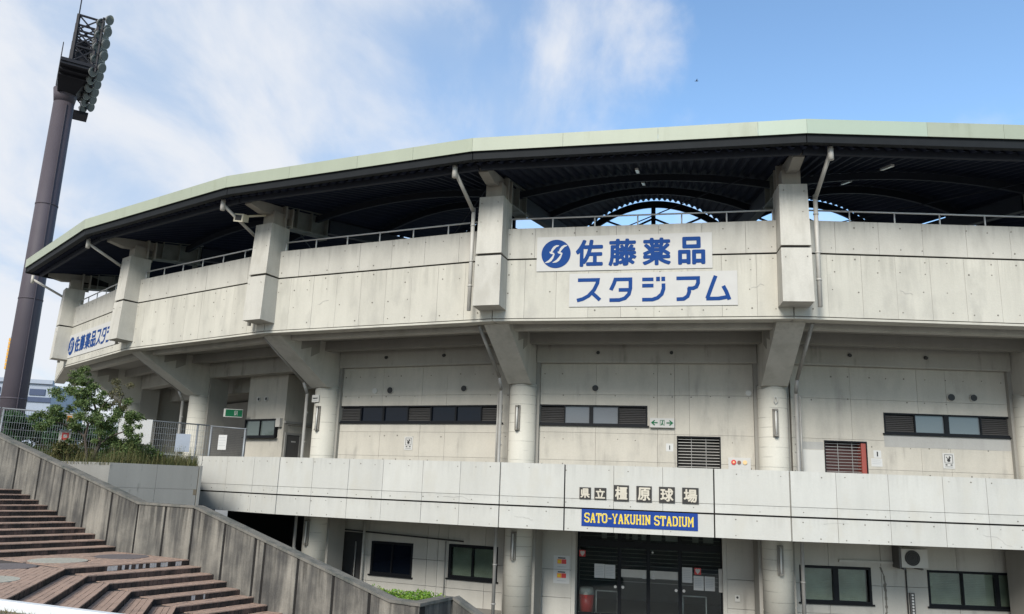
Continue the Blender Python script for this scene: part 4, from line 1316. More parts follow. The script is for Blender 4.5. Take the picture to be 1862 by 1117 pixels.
# ---------------------------------------------------------------- fittings on the walls
def notice(f, s0, s1, z0, z1, label):
    b = board(f, 'notice', s0, s1, z0, z1, label, 'notice', 'white', .012, .004)
    w_ = s1 - s0
    m = MB()
    a, c, d = s0 + .05, s1 - .05, z0 + .16
    for r0 in ((a, a + .014, d, z1 - .04), (c - .014, c, d, z1 - .04), (a, c, d, d + .014), (a, c, z1 - .054, z1 - .04)):
        m.box(f, r0[0], r0[1], .014, .019, r0[2], r0[3])
    cx = (s0 + s1) / 2
    m.tube(f(cx, .0, d + .09), f(cx, .019, d + .09), .05, 12)
    ribbon(m, f, [(cx - .07, d + .19), (cx + .0, d + .11), (cx + .07, d + .18)], .022, .014, .02)
    ribbon(m, f, [(cx + .01, d + .1), (cx + .03, d + .21)], .03, .014, .021)
    m.build('pictogram', 'ink', b)
    m = MB()
    m.box(f, s0 + .07, s0 + .13, .014, .018, z0 + .095, z0 + .13); m.box(f, s1 - .13, s1 - .07, .014, .018, z0 + .095, z0 + .13)
    m.box(f, s0 + .06, s1 - .06, .014, .018, z0 + .05, z0 + .062)
    m.build('caption', 'ink', b)
    return b


notice(f2w, -.60, -.27, 1.14, 1.59, 'small white prohibition notice on the wall below the longest louvred window')
notice(f4w, 1.24, 1.59, 1.03, 1.49, 'small white prohibition notice on the right-hand wall below the mortar patch')


def sheet(f, s0, s1, z0, z1, label, lines=3, mark=None, o=0.0, cat='paper notice', name='paper_notice', lines_mat='grey_ink', mat='paper'):
    b = board(f, name, s0, s1, z0, z1, label, cat, mat, .008, o)
    m = MB(); hgt = z1 - z0
    for k in range(lines):
        z = z1 - hgt * (.18 + .7 * k / max(1, lines))
        m.box(f, s0 + .03, s1 - .03 - rnd.uniform(0, .05), o + .0085, o + .0115, z - .010, z)
    if lines: m.build('print', lines_mat, b)
    if mark:
        mt, a, c, d, e = mark
        cube('print', mt, b, f, a, c, o + .0085, o + .0125, d, e)
    return b


sheet(f3w, .68, .90, 1.28, 1.52, 'small white pictogram sign left of the dark grille', 0, ('ink', .775, .805, 1.33, 1.46))
sheet(f4w, -.82, -.59, 1.28, 1.50, 'white pictogram sign at the top right of the red framed grille', 0, ('ink', -.725, -.685, 1.32, 1.46))
sheet(f4w, -.90, -.57, 1.02, 1.26, 'white text sign directly under the pictogram beside the red framed grille', 3)
for (z0, z1, lab) in ((-2.49, -2.07, 'upper of two white posters with coloured squares left of the entrance'), (-2.92, -2.50, 'lower of two white posters with coloured squares left of the entrance')):
    b = sheet(f3g, -2.92, -2.40, z0, z1, lab, 0, ('orange', -2.80, -2.66, z0 + .17, z0 + .31), cat='poster', name='poster')
    cube('print', 'red', b, f3g, -2.655, -2.51, .0085, .0125, z0 + .17, z0 + .31)
    cube('print', 'ink', b, f3g, -2.78, -2.54, .0085, .0125, z0 + .33, z0 + .365)
    cube('print', 'grey_ink', b, f3g, -2.80, -2.52, .0085, .0125, z0 + .07, z0 + .085)
    cube('print', 'yellow', b, f3g, -2.78, -2.70, .0126, .0140, z0 + .20, z0 + .27)
eo = DO + .0
for a, b_, z0, z1, lab in ((-1.66, -1.33, -2.73, -2.30, 'left of two paper sheets taped to the left door glass'),
                           (-1.32, -.99, -2.73, -2.31, 'right of two paper sheets taped to the left door glass'),
                           (1.12, 1.43, -2.72, -2.26, 'paper sheet taped highest on the right door glass'),
                           (1.47, 1.78, -2.93, -2.50, 'middle paper sheet under the red heart sticker on the right door glass'),
                           (1.81, 2.12, -2.93, -2.50, 'rightmost paper sheet on the right door glass')):
    sheet(f3g, a, b_, z0, z1, lab, 6, o=eo)
for s0, z0, lab in ((-2.16, -2.10, 'red heart sticker on the far left of the entrance glass'), (1.50, -2.46, 'red heart sticker between paper sheets on the right door glass')):
    b = board(f3g, 'sticker', s0, s0 + .20, z0, z0 + .20, lab, 'sticker', 'red', .006, eo)
    m = MB(); ribbon(m, f3g, [(s0 + .03, z0 + .13), (s0 + .07, z0 + .15), (s0 + .10, z0 + .12), (s0 + .13, z0 + .15), (s0 + .17, z0 + .13)], .05, eo + .006, eo + .009)
    ribbon(m, f3g, [(s0 + .045, z0 + .12), (s0 + .10, z0 + .05), (s0 + .155, z0 + .12)], .045, eo + .006, eo + .0094)
    m.build('heart', 'white', b)
for s0, lab in ((-.125, 'left white triangle sticker on the middle door'), (.165, 'right white triangle sticker on the middle door')):
    m = MB(); m.hull([f3g(a, eo + .0, b) for a, b in ((s0 - .0, -2.62), (s0 + .11, -2.62), (s0 + .055, -2.50))], [f3g(a, eo + .007, b) for a, b in ((s0 - .0, -2.62), (s0 + .11, -2.62), (s0 + .055, -2.50))])
    m.box(f3g, s0 - .0, s0 + .11, eo, eo + .007, -2.68, -2.645)
    tag(m.build('sticker', 'white', loc=f3g(s0, eo, -2.65)), lab, 'sticker')
# bin behind the left pane and white cabinet at the right jamb
bi = empty('drinks_bin', f3g(-1.95, -.95, GZ), 'red and white bin standing inside the entrance glass at lower left', 'bin')
m = MB(); c = f3g(-1.93, -.75, 0)
m.tube((c.x, c.y, GZ + .02), (c.x, c.y, -3.28), .20, 20, .24); m.build('body', 'red', bi, smooth=True)
m = MB(); m.tube((c.x, c.y, -3.278), (c.x, c.y, -3.07), .25, 20, .20); m.build('lid', 'acwhite', bi, smooth=True)
cb = empty('wall_phone_cabinet', f3g(2.28, DO, -2.9), 'white narrow cabinet on the right jamb of the entrance', 'cabinet')
cube('body', 'acwhite', cb, f3g, 2.235, 2.345, DO + .035, DO + .22, -2.93, -2.24)
m = MB(); m.box(f3g, 2.69, 2.84, .004, .05, -3.13, -2.94); ib = m.build('intercom', 'acwhite', loc=f3g(2.76, 0, -3.13)); tag(ib, 'small intercom plate on the wall right of the entrance', 'intercom')
m = MB(); m.tube(f3g(2.765, .048, -3.01), f3g(2.765, .058, -3.01), .035, 12); m.build('button', 'ink', ib)

# exit signs
ex = board(f3w, 'exit_sign', .19, .94, 2.0, 2.29, 'white exit sign with green arrows both ways beside the short louvred window', 'exit sign', 'white', .10, .02)
m = MB(); zc = 2.145
for sg, s in ((-1, .25), (1, .88)):
    ribbon(m, f3w, [(s, zc), (s - sg * -.0 - sg * .18, zc)], .035, .12, .128)
    ribbon(m, f3w, [(s - sg * .09, zc + .075), (s, zc), (s - sg * .09, zc - .075)], .035, .12, .129)
for r0 in ((.50, .515), (.625, .64)): m.box(f3w, r0[0], r0[1], .12, .128, 2.06, 2.23)
m.box(f3w, .515, .625, .12, .128, 2.215, 2.23)
ribbon(m, f3w, [(.54, 2.07), (.57, 2.14), (.575, 2.19)], .03, .12, .127); ribbon(m, f3w, [(.605, 2.07), (.575, 2.13)], .026, .12, .1285)
m.tube(f3w(.588, .11, 2.2), f3w(.588, .128, 2.2), .016, 8)
m.build('pictogram', 'green', ex)
fx = Fr(facet(1, 38.6)(-1.35, 0, 0).to_2d(), Vector((.98, .18)).normalized(), Vector((.18, -.98)).normalized())
ex2 = empty('exit_sign', fx(-.3, 0, 2.45), 'green running man exit sign projecting beside the left corner room', 'exit sign')
cube('housing', 'acwhite', ex2, fx, -.42, .30, -.09, .0, 2.34, 2.66)
cube('face', 'green', ex2, fx, -.35, .29, .001, .008, 2.365, 2.635)
m = MB(); ribbon(m, fx, [(.0, 2.41), (.0, 2.58), (.10, 2.58), (.10, 2.41)], .018, .008, .012); ribbon(m, fx, [(.03, 2.42), (.055, 2.49), (.05, 2.54)], .03, .008, .0135); m.build('pictogram', 'white', ex2)

# hydrant alarm panel, white locker, air conditioner and its trunking
hp = board(f3w, 'alarm_panel', 2.54, 3.20, .78, 1.14, 'white alarm panel with red, brown and amber discs on the upper wall', 'alarm panel', 'white', .06, .004)
for s, mt, r_ in ((2.70, 'red', .075), (2.86, 'brown', .055), (3.03, 'amber', .065)):
    m = MB(); m.tube(f3w(s, .06, 1.0), f3w(s, .09, 1.0), r_, 18); d = m.build('disc', mt, hp, smooth=True)
m = MB(); m.tube(f3w(2.70, .088, 1.0), f3w(2.70, .10, 1.0), .03, 14); m.build('lamp', 'amber', hp, smooth=True)
lk = empty('locker', f4w(-2.65, 0, FLZ), 'tall white locker standing between column and red framed grille', 'locker')
cube('body', 'acwhite', lk, f4w, -2.97, -2.325, .01, .07, FLZ, 1.45)
cube('door', 'acwhite', lk, f4w, -2.94, -2.355, .071, .08, FLZ + .08, 1.40)
ac = empty('air_conditioner', f4g(.4, .1, -1.9), 'beige air conditioner unit with round black fan hung under the balcony', 'air conditioner')
cube('case', 'acwhite', ac, f4g, .02, .80, .18, .50, -1.90, -1.36)
m = MB(); m.tube(f4g(.34, .49, -1.62), f4g(.34, .515, -1.62), .225, 32); m.build('fan_guard', 'ink', ac, smooth=True)
m = MB()
for r_ in (.06, .12, .18, .22):
    for k in range(24):
        a0, a1 = 6.28319 * k / 24, 6.28319 * (k + 1) / 24
        m.bar(f4g(.34 + r_ * math.cos(a0), .522, -1.62 + r_ * math.sin(a0)), f4g(.34 + r_ * math.cos(a1), .522, -1.62 + r_ * math.sin(a1)), .007)
m.build('fan_grille', 'dark_metal', ac)
cube('side_plate', 'dark_metal', ac, f4g, -.04, .015, .0, .48, -1.93, -1.30)
for a_ in (.08, .60): cube('bracket', 'dark_metal', ac, f4g, a_, a_ + .06, .0, .48, -1.96, -1.905)
m = MB(); m.box(f4g, -1.68, -.05, .004, .07, -1.84, -1.775); m.build('trunking', 'pipe', ac)
mt_ = empty('meter_tube', f4g(.46, 0, -3.3), 'slim chrome shutter key box on the wall under the air conditioner', 'key box')
cube('body', 'dark_metal', mt_, f4g, .39, .54, .004, .07, -3.3, -2.66)
m = MB()
for k in range(7): m.tube(f4g(.465, .07, -2.72 - .085 * k), f4g(.465, .09, -2.72 - .085 * k), .03, 10)
m.build('rollers', 'rail', mt_, smooth=True, kind='stuff')

# fluorescent wall lamps on the columns
LAMP = [(2, (-.40, -.917), 1.73, 2.60, 'upright tube lamp on the upper column left of the longest window'), (3, (-.375, -.927), 1.79, 2.58, 'upright tube lamp on the upper column between the two louvred windows'),
        (4, (-.14, -.99), 1.76, 2.58, 'upright tube lamp on the upper column right of the alarm panel'),
        (2, (-.47, -.88), -2.19, -1.33, 'upright tube lamp on the lower column above the stair wall'), (3, (-.36, -.933), -2.16, -1.32, 'upright tube lamp on the lower column left of the entrance'),
        (4, (-.13, -.99), -2.17, -1.34, 'upright tube lamp on the lower column right of the entrance')]
for i, d, z0, z1, lab in LAMP:
    c = vert(i, RC); d = Vector(d).normalized(); t = Vector((-d.y, d.x))
    fl = Fr(Vector((c.x, c.y)) + d * .434, t, d)
    L = empty('wall_lamp', fl(0, 0, z0), lab, 'wall lamp', 'tube lamps on the columns')
    cube('back_plate', 'lampbody', L, fl, -.085, .085, -.01, .045, z0, z1)
    m = MB(); m.tube(fl(0, .085, z0 + .06), fl(0, .085, z1 - .06), .028, 12); m.build('tube', 'lampwhite', L, smooth=True)
    for z in (z0 + .0, z1 - .06): cube('holder', 'lampbody', L, fl, -.05, .05, .045, .13, z + .002, z + .058)
for i, d in ((3, None), (4, None)): pass
# bell-shaped hook and small fittings on the right upper column
c = vert(4, RC); d = Vector((-.10, -.995)); fl = Fr(Vector((c.x, c.y)) + d * .434, Vector((-d.y, d.x)), d)
m = MB(); m.path([fl(.0, .02, 2.72), fl(-.05, .05, 2.80), fl(-.03, .05, 2.93), fl(.03, .05, 2.93), fl(.05, .05, 2.80), fl(0, .02, 2.72)], .014, 8)
tag(m.build('hook', 'acwhite', loc=fl(0, 0, 2.72)), 'small white loop hook above the lamp on the right upper column', 'hook')
# small projecting sign beside the lamp of the left column
c = vert(2, RC); d = Vector((-.55, -.835)); fl = Fr(Vector((c.x, c.y)) + d * .434, Vector((-d.y, d.x)), d)
ps = empty('direction_plate', fl(-.1, .0, 2.75), 'small grey projecting plate above the lamp on the left upper column', 'plate')
cube('plate', 'acwhite', ps, fl, -.26, .08, .02, .05, 2.74, 3.0)
cube('print', 'ink', ps, fl, -.22, .02, .051, .055, 2.86, 2.90)
cube('print', 'grey_ink', ps, fl, -.20, .0, .051, .055, 2.79, 2.81)

# floodlight under the eaves at the second pillar from the left
r2_ = radial(2)
fd = empty('floodlight', r2_(-.5, 42.7, 8.45), 'beige box floodlight on an arm under the eaves above the second large pillar', 'floodlight')
fdd = Fr(r2_(-.40, 42.95, 0).to_2d(), Vector((.93, -.36)).normalized(), Vector((-.36, -.93)).normalized())
m = MB()
m.hull([fdd(s, -.2, z) for s, z in ((-.12, 8.40), (.12, 8.36), (.13, 8.60), (-.11, 8.64))], [fdd(s, .16, z - .08) for s, z in ((-.2, 8.40), (.18, 8.34), (.2, 8.62), (-.18, 8.68))]); m.build('housing', 'beige', fd)
m = MB(); m.hull([fdd(s, .15, z - .08) for s, z in ((-.13, 8.44), (.12, 8.40), (.13, 8.58), (-.12, 8.62))], [fdd(s, .168, z - .08) for s, z in ((-.13, 8.44), (.12, 8.40), (.13, 8.58), (-.12, 8.62))]); m.build('lens', 'ink', fd)
m = MB(); m.bar(fdd(.05, -.1, 8.55), r2_(-.1, 42.2, 8.75), .06); m.build('arm', 'beige', fd)

# ---------------------------------------------------------------- floodlight tower
T = Vector((-36.35, 60.0)); TE = Vector((-.53, .848)).normalized(); TM = Vector((.848, .53)).normalized()
tf = Fr(T, TM, -TE)       # s towards the field, o towards the viewer
tw = empty('floodlight_tower', (T.x, T.y, GZ), 'tall brown tubular floodlight tower with dark lattice head left of the stadium', 'floodlight tower')
m = MB(); n = 36
rg = lambda z, r_: [(T.x + r_ * math.cos(6.28319 * k / n), T.y + r_ * math.sin(6.28319 * k / n), z) for k in range(n)]
m.hull(rg(GZ, .90), rg(28.6, .735)); m.hull(rg(28.6, .735), rg(29.75, .90)); m.build('pole', 'tower', tw, smooth=True)
for zf in (5.0, 12.5, 20.0):
    rr_ = .90 - (zf - GZ) / 32.5 * .165 + .025
    m = MB(); m.hull(rg(zf, rr_), rg(zf + .12, rr_)); m.build('flange', 'tower', tw, smooth=True)
m = MB(); m.tube((T.x + .72, T.y - .62, GZ), (T.x + .56, T.y - .54, 28.4), .03, 6); m.build('cable_duct', 'tower', tw)
m = MB()
m.box(tf, -.75, 1.75, -.6, 5.0, 30.0, 30.25)
for k in range(6): m.box(tf, -.72, 1.72, -.5 + k * 1.05, -.35 + k * 1.05, 29.8, 30.0)
m.hull([tf(s, o, 29.3) for s, o in ((-.6, -.6), (.7, -.6), (.7, .9), (-.6, .9))], [tf(s, o, 30.0) for s, o in ((-.75, -.6), (1.2, -.6), (1.2, 2.2), (-.75, 2.2))])
m.build('platform', 'towerdark', tw)
m = MB()
xs, os_, zs = (-.05, 1.35), lin(-3.3, 4.7, 5), lin(30.25, 34.1, 3)
for o in os_:
    for s in xs: m.bar(tf(s, o, 29.6 if o < 0 else 30.2), tf(s, o, 34.15), .19)
    for z in zs[1:]: m.bar(tf(xs[0], o, z), tf(xs[1], o, z), .13)
    for a, b in zip(zs, zs[1:]): m.bar(tf(xs[0], o, a), tf(xs[1], o, b), .09); m.bar(tf(xs[1], o, a), tf(xs[0], o, b), .09)
for s in xs:
    for z in zs: m.bar(tf(s, os_[0], z), tf(s, os_[-1], z), .14)
    for a, b in zip(os_, os_[1:]): m.bar(tf(s, a, zs[0]), tf(s, b, zs[-1]), .08); m.bar(tf(s, a, zs[-1]), tf(s, b, zs[0]), .08)
m.build('lattice', 'towerdark', tw)
m = MB()
for k in range(5): m.bar(tf(1.62, -3.6, 30.1 + 1.02 * k), tf(1.62, 5.1, 30.1 + 1.02 * k), .12)
for o in lin(-3.4, 5.0, 9): m.bar(tf(1.62, o, 29.7), tf(1.62, o, 34.3), .12); m.bar(tf(1.35, o, 30.4), tf(1.62, o, 30.4), .1); m.bar(tf(1.35, o, 33.9), tf(1.62, o, 33.9), .1)
m.build('lamp_rack', 'towerdark', tw)
m = MB(); m.box(tf, .2, 1.0, 1.2, 3.0, 30.25, 31.5); m.box(tf, .2, .9, 3.3, 4.4, 30.25, 31.2); m.box(tf, .1, 1.2, -2.6, -.4, 30.25, 31.3); m.box(tf, .3, 1.1, -.1, .9, 30.25, 31.9); m.box(tf, .2, 1.1, 1.6, 2.6, 32.0, 33.0); m.build('ballast_box', 'towerdark', tw)
m = MB()
for z in (30.9, 31.4): m.bar(tf(-.75, -.6, z), tf(-.75, 5.0, z), .05)
for o in lin(-.5, 4.9, 5): m.bar(tf(-.75, o, 30.2), tf(-.75, o, 31.4), .05)
m.build('guard_rail', 'towerdark', tw)
m = MB(); m.tube(tf(-.05, 4.7, 34.1), tf(-.05, 4.7, 37.2), .045, 6); m.build('lightning_rod', 'towerdark', tw)
m = MB(); m.box(tf, .75, 1.9, -4.2, -2.6, 29.15, 29.4); m.build('lower_walkway', 'towerdark', tw)
# lamp prototype meshes, shared by all the lamps of the rack
pm = MB(); n = 18
ax = [(-.42, .12), (-.30, .20), (-.16, .33), (0.0, .40)]
rings = [[(x, r_ * math.cos(6.28319 * k / n), r_ * math.sin(6.28319 * k / n)) for k in range(n)] for x, r_ in ax]
for a, b in zip(rings, rings[1:]): pm.hull(a, b)
lm = bpy.data.meshes.new('tower_lamp'); lm.from_pydata(pm.v, [], pm.f); lm.materials.append(M['reflector']); lm.update()
pl_ = MB(); pl_.hull([(0.002, .36 * math.cos(6.28319 * k / n), .36 * math.sin(6.28319 * k / n)) for k in range(n)], [(.03, .35 * math.cos(6.28319 * k / n), .35 * math.sin(6.28319 * k / n)) for k in range(n)])
ll = bpy.data.meshes.new('tower_lens'); ll.from_pydata(pl_.v, [], pl_.f); ll.materials.append(M['lens']); ll.update()
for k in range(5):
    for j in range(12):
        p = tf(2.05, 5.0 - j * 1.62 - .25 * (k % 2) * (j > 0), 30.15 + 1.02 * k) if j < 6 else tf(1.50, 4.75 - (j - 6) * 1.55, 29.80 + 1.02 * k)
        dirv = Vector((TM.x, TM.y, 0)) + Vector((-TE.x, -TE.y, 0)) * .85 + Vector((0, 0, -.50)); dirv.normalize()
        yv = Vector((0, 0, 1)).cross(dirv).normalized(); zv = dirv.cross(yv)
        mw_ = Matrix(((dirv.x, yv.x, zv.x, p.x), (dirv.y, yv.y, zv.y, p.y), (dirv.z, yv.z, zv.z, p.z), (0, 0, 0, 1)))
        lo_ = bpy.data.objects.new('lamp', lm); attach(lo_, tw, mw_)
        le_ = bpy.data.objects.new('lens', ll); attach(le_, lo_, mw_)

# ---------------------------------------------------------------- plants
def leaf(mb, p, size, rr, flat=0.0):
    d = Vector((rr.gauss(0, 1), rr.gauss(0, 1), rr.gauss(0, 1) * (1 - flat))).normalized()
    u = d.orthogonal().normalized(); u = Matrix.Rotation(rr.uniform(0, 6.28), 3, d) @ u; w = d.cross(u)
    L, Wd = size, size * .42
    k = len(mb.v)
    mb.v += [tuple(p - u * L * .5), tuple(p + w * Wd * .5 + d * L * .06), tuple(p + u * L * .5), tuple(p - w * Wd * .5 + d * L * .06)]
    mb.f.append((k, k + 1, k + 2, k + 3))


def clumps(mb, cl, per, size, rr, shell=.55):
    for (c, r_) in cl:
        for _ in range(int(per * r_ * r_ / .09)):
            d = Vector((rr.gauss(0, 1), rr.gauss(0, 1), rr.gauss(0, 1))).normalized()
            q = c + Vector((d.x, d.y, d.z * .75)) * r_ * (shell + (1 - shell) * rr.random()) * rr.uniform(.75, 1.12)
            leaf(mb, q, size * rr.uniform(.6, 1.25), rr)


def limb(mb, pts, r0, r1):
    n = len(pts) - 1
    for k in range(n):
        ra = r0 + (r1 - r0) * k / n; rb = r0 + (r1 - r0) * (k + 1) / n
        mb.tube(pts[k], pts[k + 1], ra, 7, rb)


rt = random.Random(21)
TB = Vector((-13.05, 25.9, .22))
tr = empty('shrub_tree', TB, 'small bushy broadleaf tree with two dark stems on the mound before the stadium', 'tree')
tk = MB()
tips = []
limb(tk, [TB + Vector(v) for v in ((-.05, 0, 0), (-.12, .02, .45), (-.22, .0, .85), (-.20, .05, 1.25))], .055, .03)
limb(tk, [TB + Vector(v) for v in ((.10, 0, 0), (.16, 0, .3), (.28, -.02, .62), (.24, 0, 1.05), (.05, .05, 1.6), (-.25, 0, 2.2), (-.5, 0, 2.75))], .075, .02)
for a, b in (((.28, -.02, .62), (.75, -.1, .95)), ((.75, -.1, .95), (1.25, -.1, 1.05)), ((.24, 0, 1.05), (.65, .1, 1.5)), ((.65, .1, 1.5), (.75, .1, 2.3)), ((-.22, 0, .85), (-.7, .1, 1.1)), ((-.7, .1, 1.1), (-1.3, 0, 1.3)),
             ((.05, .05, 1.6), (-.55, -.2, 1.9)), ((-.20, .05, 1.25), (-.6, .2, 1.6)), ((.05, .05, 1.6), (.45, -.1, 2.1)), ((-.25, 0, 2.2), (-.75, .1, 2.3))):
    limb(tk, [TB + Vector(a), TB + (Vector(a) + Vector(b)) / 2 + Vector((0, 0, .05)), TB + Vector(b)], .03, .012)
tk.build('trunk', 'bark', tr)
cl = []
for c, r_ in (((-.55, 0, 2.78), .30), ((-.85, .1, 2.45), .38), ((-.35, -.1, 2.35), .38), ((-.95, 0, 2.0), .45), ((-.45, .1, 1.85), .48), ((.1, 0, 2.0), .42), ((-1.35, .1, 1.55), .40), ((-.9, -.15, 1.35), .45), ((-.35, -.2, 1.45), .42),
              ((.25, -.1, 1.45), .42), ((.7, 0, 1.55), .42), ((.95, 0, 1.25), .38), ((.55, .1, 1.9), .36), ((1.25, -.1, 1.02), .27), ((1.45, -.1, .85), .2), ((-1.6, 0, 1.25), .28), ((-.75, .1, 1.0), .3), ((.35, -.1, 1.15), .3), ((1.1, .1, 1.65), .25), ((-.5, 0, 2.55), .3)):
    base = TB + Vector(c)
    for _ in range(6):
        cl.append((base + Vector((rt.gauss(0, 1), rt.gauss(0, 1), rt.gauss(0, .8))) * r_ * .55, r_ * rt.uniform(.36, .66)))
cr = MB(); clumps(cr, cl, 400, .088, rt, .15); cr.build('crown', 'leaf', tr)
dry = MB()
dc = [(TB + Vector((.62 + rt.uniform(-.35, .35), rt.uniform(-.2, .2), 2.15 + rt.uniform(-.4, .5))), rt.uniform(.10, .2)) for _ in range(13)]
clumps(dry, dc, 260, .075, rt, .2); dry.build('dry_foliage', 'leaf_dry', tr)


def bush(name, c, rx, rz, label, mat, seed, cat='bush', per=70, size=.11, group=None):
    rr = random.Random(seed)
    root = empty(name, c, label, cat, group)
    sm = MB(); c = Vector(c)
    cl_ = []
    for _ in range(int(30 * max(1, rx))):
        a = rr.uniform(0, 6.28); q = rr.random() ** .5
        e = c + Vector((math.cos(a) * rx * q * .8, math.sin(a) * rx * q * .5, rz * rr.uniform(.25, .85)))
        cl_.append((e, rr.uniform(.14, .30) * min(1.4, rz)))
        sm.tube(c + Vector((rr.uniform(-.05, .05), 0, -.05)), e, .014, 5, .006)
    sm.build('stems', 'bark', root)
    lm_ = MB(); clumps(lm_, cl_, per, size, rr, .25); lm_.build('foliage', mat, root)
    return root


bush('hedge_bush', (-17.8, 31.0, -.5), 1.7, 3.0, 'dark green hedge bush behind the mesh fence next to the tower', 'leaf_hedge', 3, per=210, size=.15)
bush('hedge_bush', (-15.6, 30.9, -.5), 1.5, 2.5, 'dark green hedge bush behind the tree and the mesh fence', 'leaf_hedge', 4, per=210, size=.15)
bush('low_bush', (-12.35, 26.3, .2), .75, 1.0, 'low olive bush right of the tree stems on the mound', 'leaf', 5, per=260, size=.085)
bush('low_bush', (-13.9, 26.4, .2), .8, .8, 'low yellowish bush left of the tree stems on the mound', 'weed', 6, per=240, size=.08)
bush('low_bush', (-11.55, 26.5, .2), .6, .8, 'low dark green bush at the right end of the mound', 'leaf', 8, per=240, size=.085)
# dry weeds along the mound
wd = MB(); rr = random.Random(11)
for _ in range(5200):
    a = rr.random()
    if a < .5:
        p = q1 + (q0 - q1) * rr.random() + Vector((-.4, .6)) * rr.uniform(.1, 1.6)
    else:
        p = q1 + (Vector((-17.0, 27.6)) - q1) * rr.random() + Vector((.2, .5)) * rr.uniform(-.1, 1.6)
    h_ = rr.uniform(.15, .55) * (1.5 if rr.random() < .25 else .8); b0_ = Vector((p.x, p.y, .24))
    tip = b0_ + Vector((rr.gauss(0, .09), rr.gauss(0, .09), h_)); an = rr.uniform(0, 3.14); e = Vector((math.cos(an), math.sin(an), 0)) * .009
    k = len(wd.v); wd.v += [tuple(b0_ - e), tuple(b0_ + e), tuple(tip)]; wd.f.append((k, k + 1, k + 2))
    if rr.random() < .35: leaf(wd, b0_ + (tip - b0_) * rr.uniform(.4, 1), .05, rr)
tag(wd.build('weeds', 'weed'), 'dry weeds growing along the mound behind the stair wall', 'weeds', kind='stuff')
# lime shrubs in the low planter
ls = MB(); rr = random.Random(13); cl_ = []
for _ in range(150):
    t_ = rr.random(); q = rr.random()
    a_ = sp(-5.2, -.35, 0).to_2d() * (1 - t_) + (p2 - d1 * .2) * t_
    b_ = Vector((-3.0, 19.3)) * (1 - t_) + (p2 + Vector((-.3, .5))) * t_
    p = a_ * (1 - q) + b_ * q
    cl_.append((Vector((p.x, p.y, -2.46 + rr.uniform(0, .16))), rr.uniform(.08, .16)))
clumps(ls, cl_, 110, .075, rr, .2)
tag(ls.build('planter_shrubs', 'leaf_lime'), 'lime green low shrubs filling the planter below the ground floor windows', 'shrubs', kind='stuff')


# ---------------------------------------------------------------- fence, gate and what stands behind
def mesh_fence(name, p, q, ztop, zbot, label, cat, posts, stepv=.075, steph=.20, gate=False):
    p, q = Vector(p), Vector(q); d = (q - p).normalized(); L = (q - p).length
    ff = Fr(p, d, Vector((d.y, -d.x)))
    root = empty(name, ff(L / 2, 0, zbot), label, cat)
    m = MB(); x = 0.0
    zt = lambda s: ztop[0] + (ztop[1] - ztop[0]) * s / L
    while x <= L:
        m.bar(ff(x, 0, zbot), ff(x, 0, zt(x)), .007); x += stepv
    nh = int((ztop[1] - zbot) / steph)
    for k in range(nh + 1):
        u = k / nh
        m.bar(ff(0, .006, zbot + (zt(0) - zbot) * u), ff(L, .006, zbot + (zt(L) - zbot) * u), .008)
    m.build('wire_mesh', 'dark_metal' if gate else 'fence', root, kind='stuff')
    m = MB(); m.tube(ff(0, 0, zt(0)), ff(L, 0, zt(L)), .024, 8); m.build('top_rail', 'fence', root, smooth=True)
    for s in posts:
        m = MB(); m.tube(ff(s, -.03, zbot - .1), ff(s, -.03, zt(s) + .03), .035 if not gate else .05, 10); m.build('post', 'fence', root, smooth=True)
    return ff


mesh_fence('mesh_fence', (-19.9, 29.6), (-17.6, 28.4), (2.2, 2.07), -.5, 'galvanised mesh fence at the far left before the tower', 'fence', (.3, 2.3))
ffL = mesh_fence('mesh_fence', (-17.55, 28.4), (-11.1, 30.55), (2.06, 1.86), -.5, 'long galvanised mesh fence on the mound behind the tree', 'fence', (.05, 2.2, 4.4, 6.4))
mesh_fence('mesh_gate', (-11.05, 30.55), (-9.55, 30.1), (1.84, 1.75), -.4, 'dark mesh gate with a paper sheet between galvanised posts at the concourse', 'gate', (.04, 1.5), stepv=.055, steph=.06, gate=True)
gf = Fr(Vector((-11.05, 30.55)), Vector((1.5, -.45)).normalized(), Vector((-.45, -1.5)).normalized())
sheet(gf, .42, .78, .98, 1.52, 'white paper sheet fixed to the mesh gate', 4, o=.02)
sheet(ffL, 3.75, 4.85, 1.06, 1.95, 'large blank white board hung on the long mesh fence', 0, o=.02, cat='board', name='white_board')
sheet(ffL, 5.70, 6.20, .85, 1.5, 'pale grey board low on the long mesh fence near the column', 0, o=.02, cat='board', name='grey_board', mat='bgwhite')
# red and white warning signs by the tree
fw = Fr(Vector((-14.25, 26.6)), Vector((.94, .34)).normalized(), Vector((.34, -.94)).normalized())
wsn = empty('warning_sign', fw(0, 0, .2), 'white warning sign with red panel on a post left of the tree stems', 'sign')
cube('board', 'white', wsn, fw, -.20, .14, -.012, .012, .72, 1.30)
cube('print', 'red', wsn, fw, -.11, .09, .0125, .016, .98, 1.22)
cube('print', 'red', wsn, fw, -.15, .10, .0125, .016, .80, .90)
cube('print', 'white', wsn, fw, -.06, .04, .0165, .018, 1.06, 1.16)
m = MB(); m.tube(fw(0, -.03, .15), fw(0, -.03, 1.85), .02, 8); m.build('post', 'fence', wsn)
cube('upper_board', 'white', wsn, fw, -.06, .17, -.012, .012, 1.42, 1.80)
cube('print', 'orange', wsn, fw, -.03, .10, .0125, .016, 1.58, 1.76)
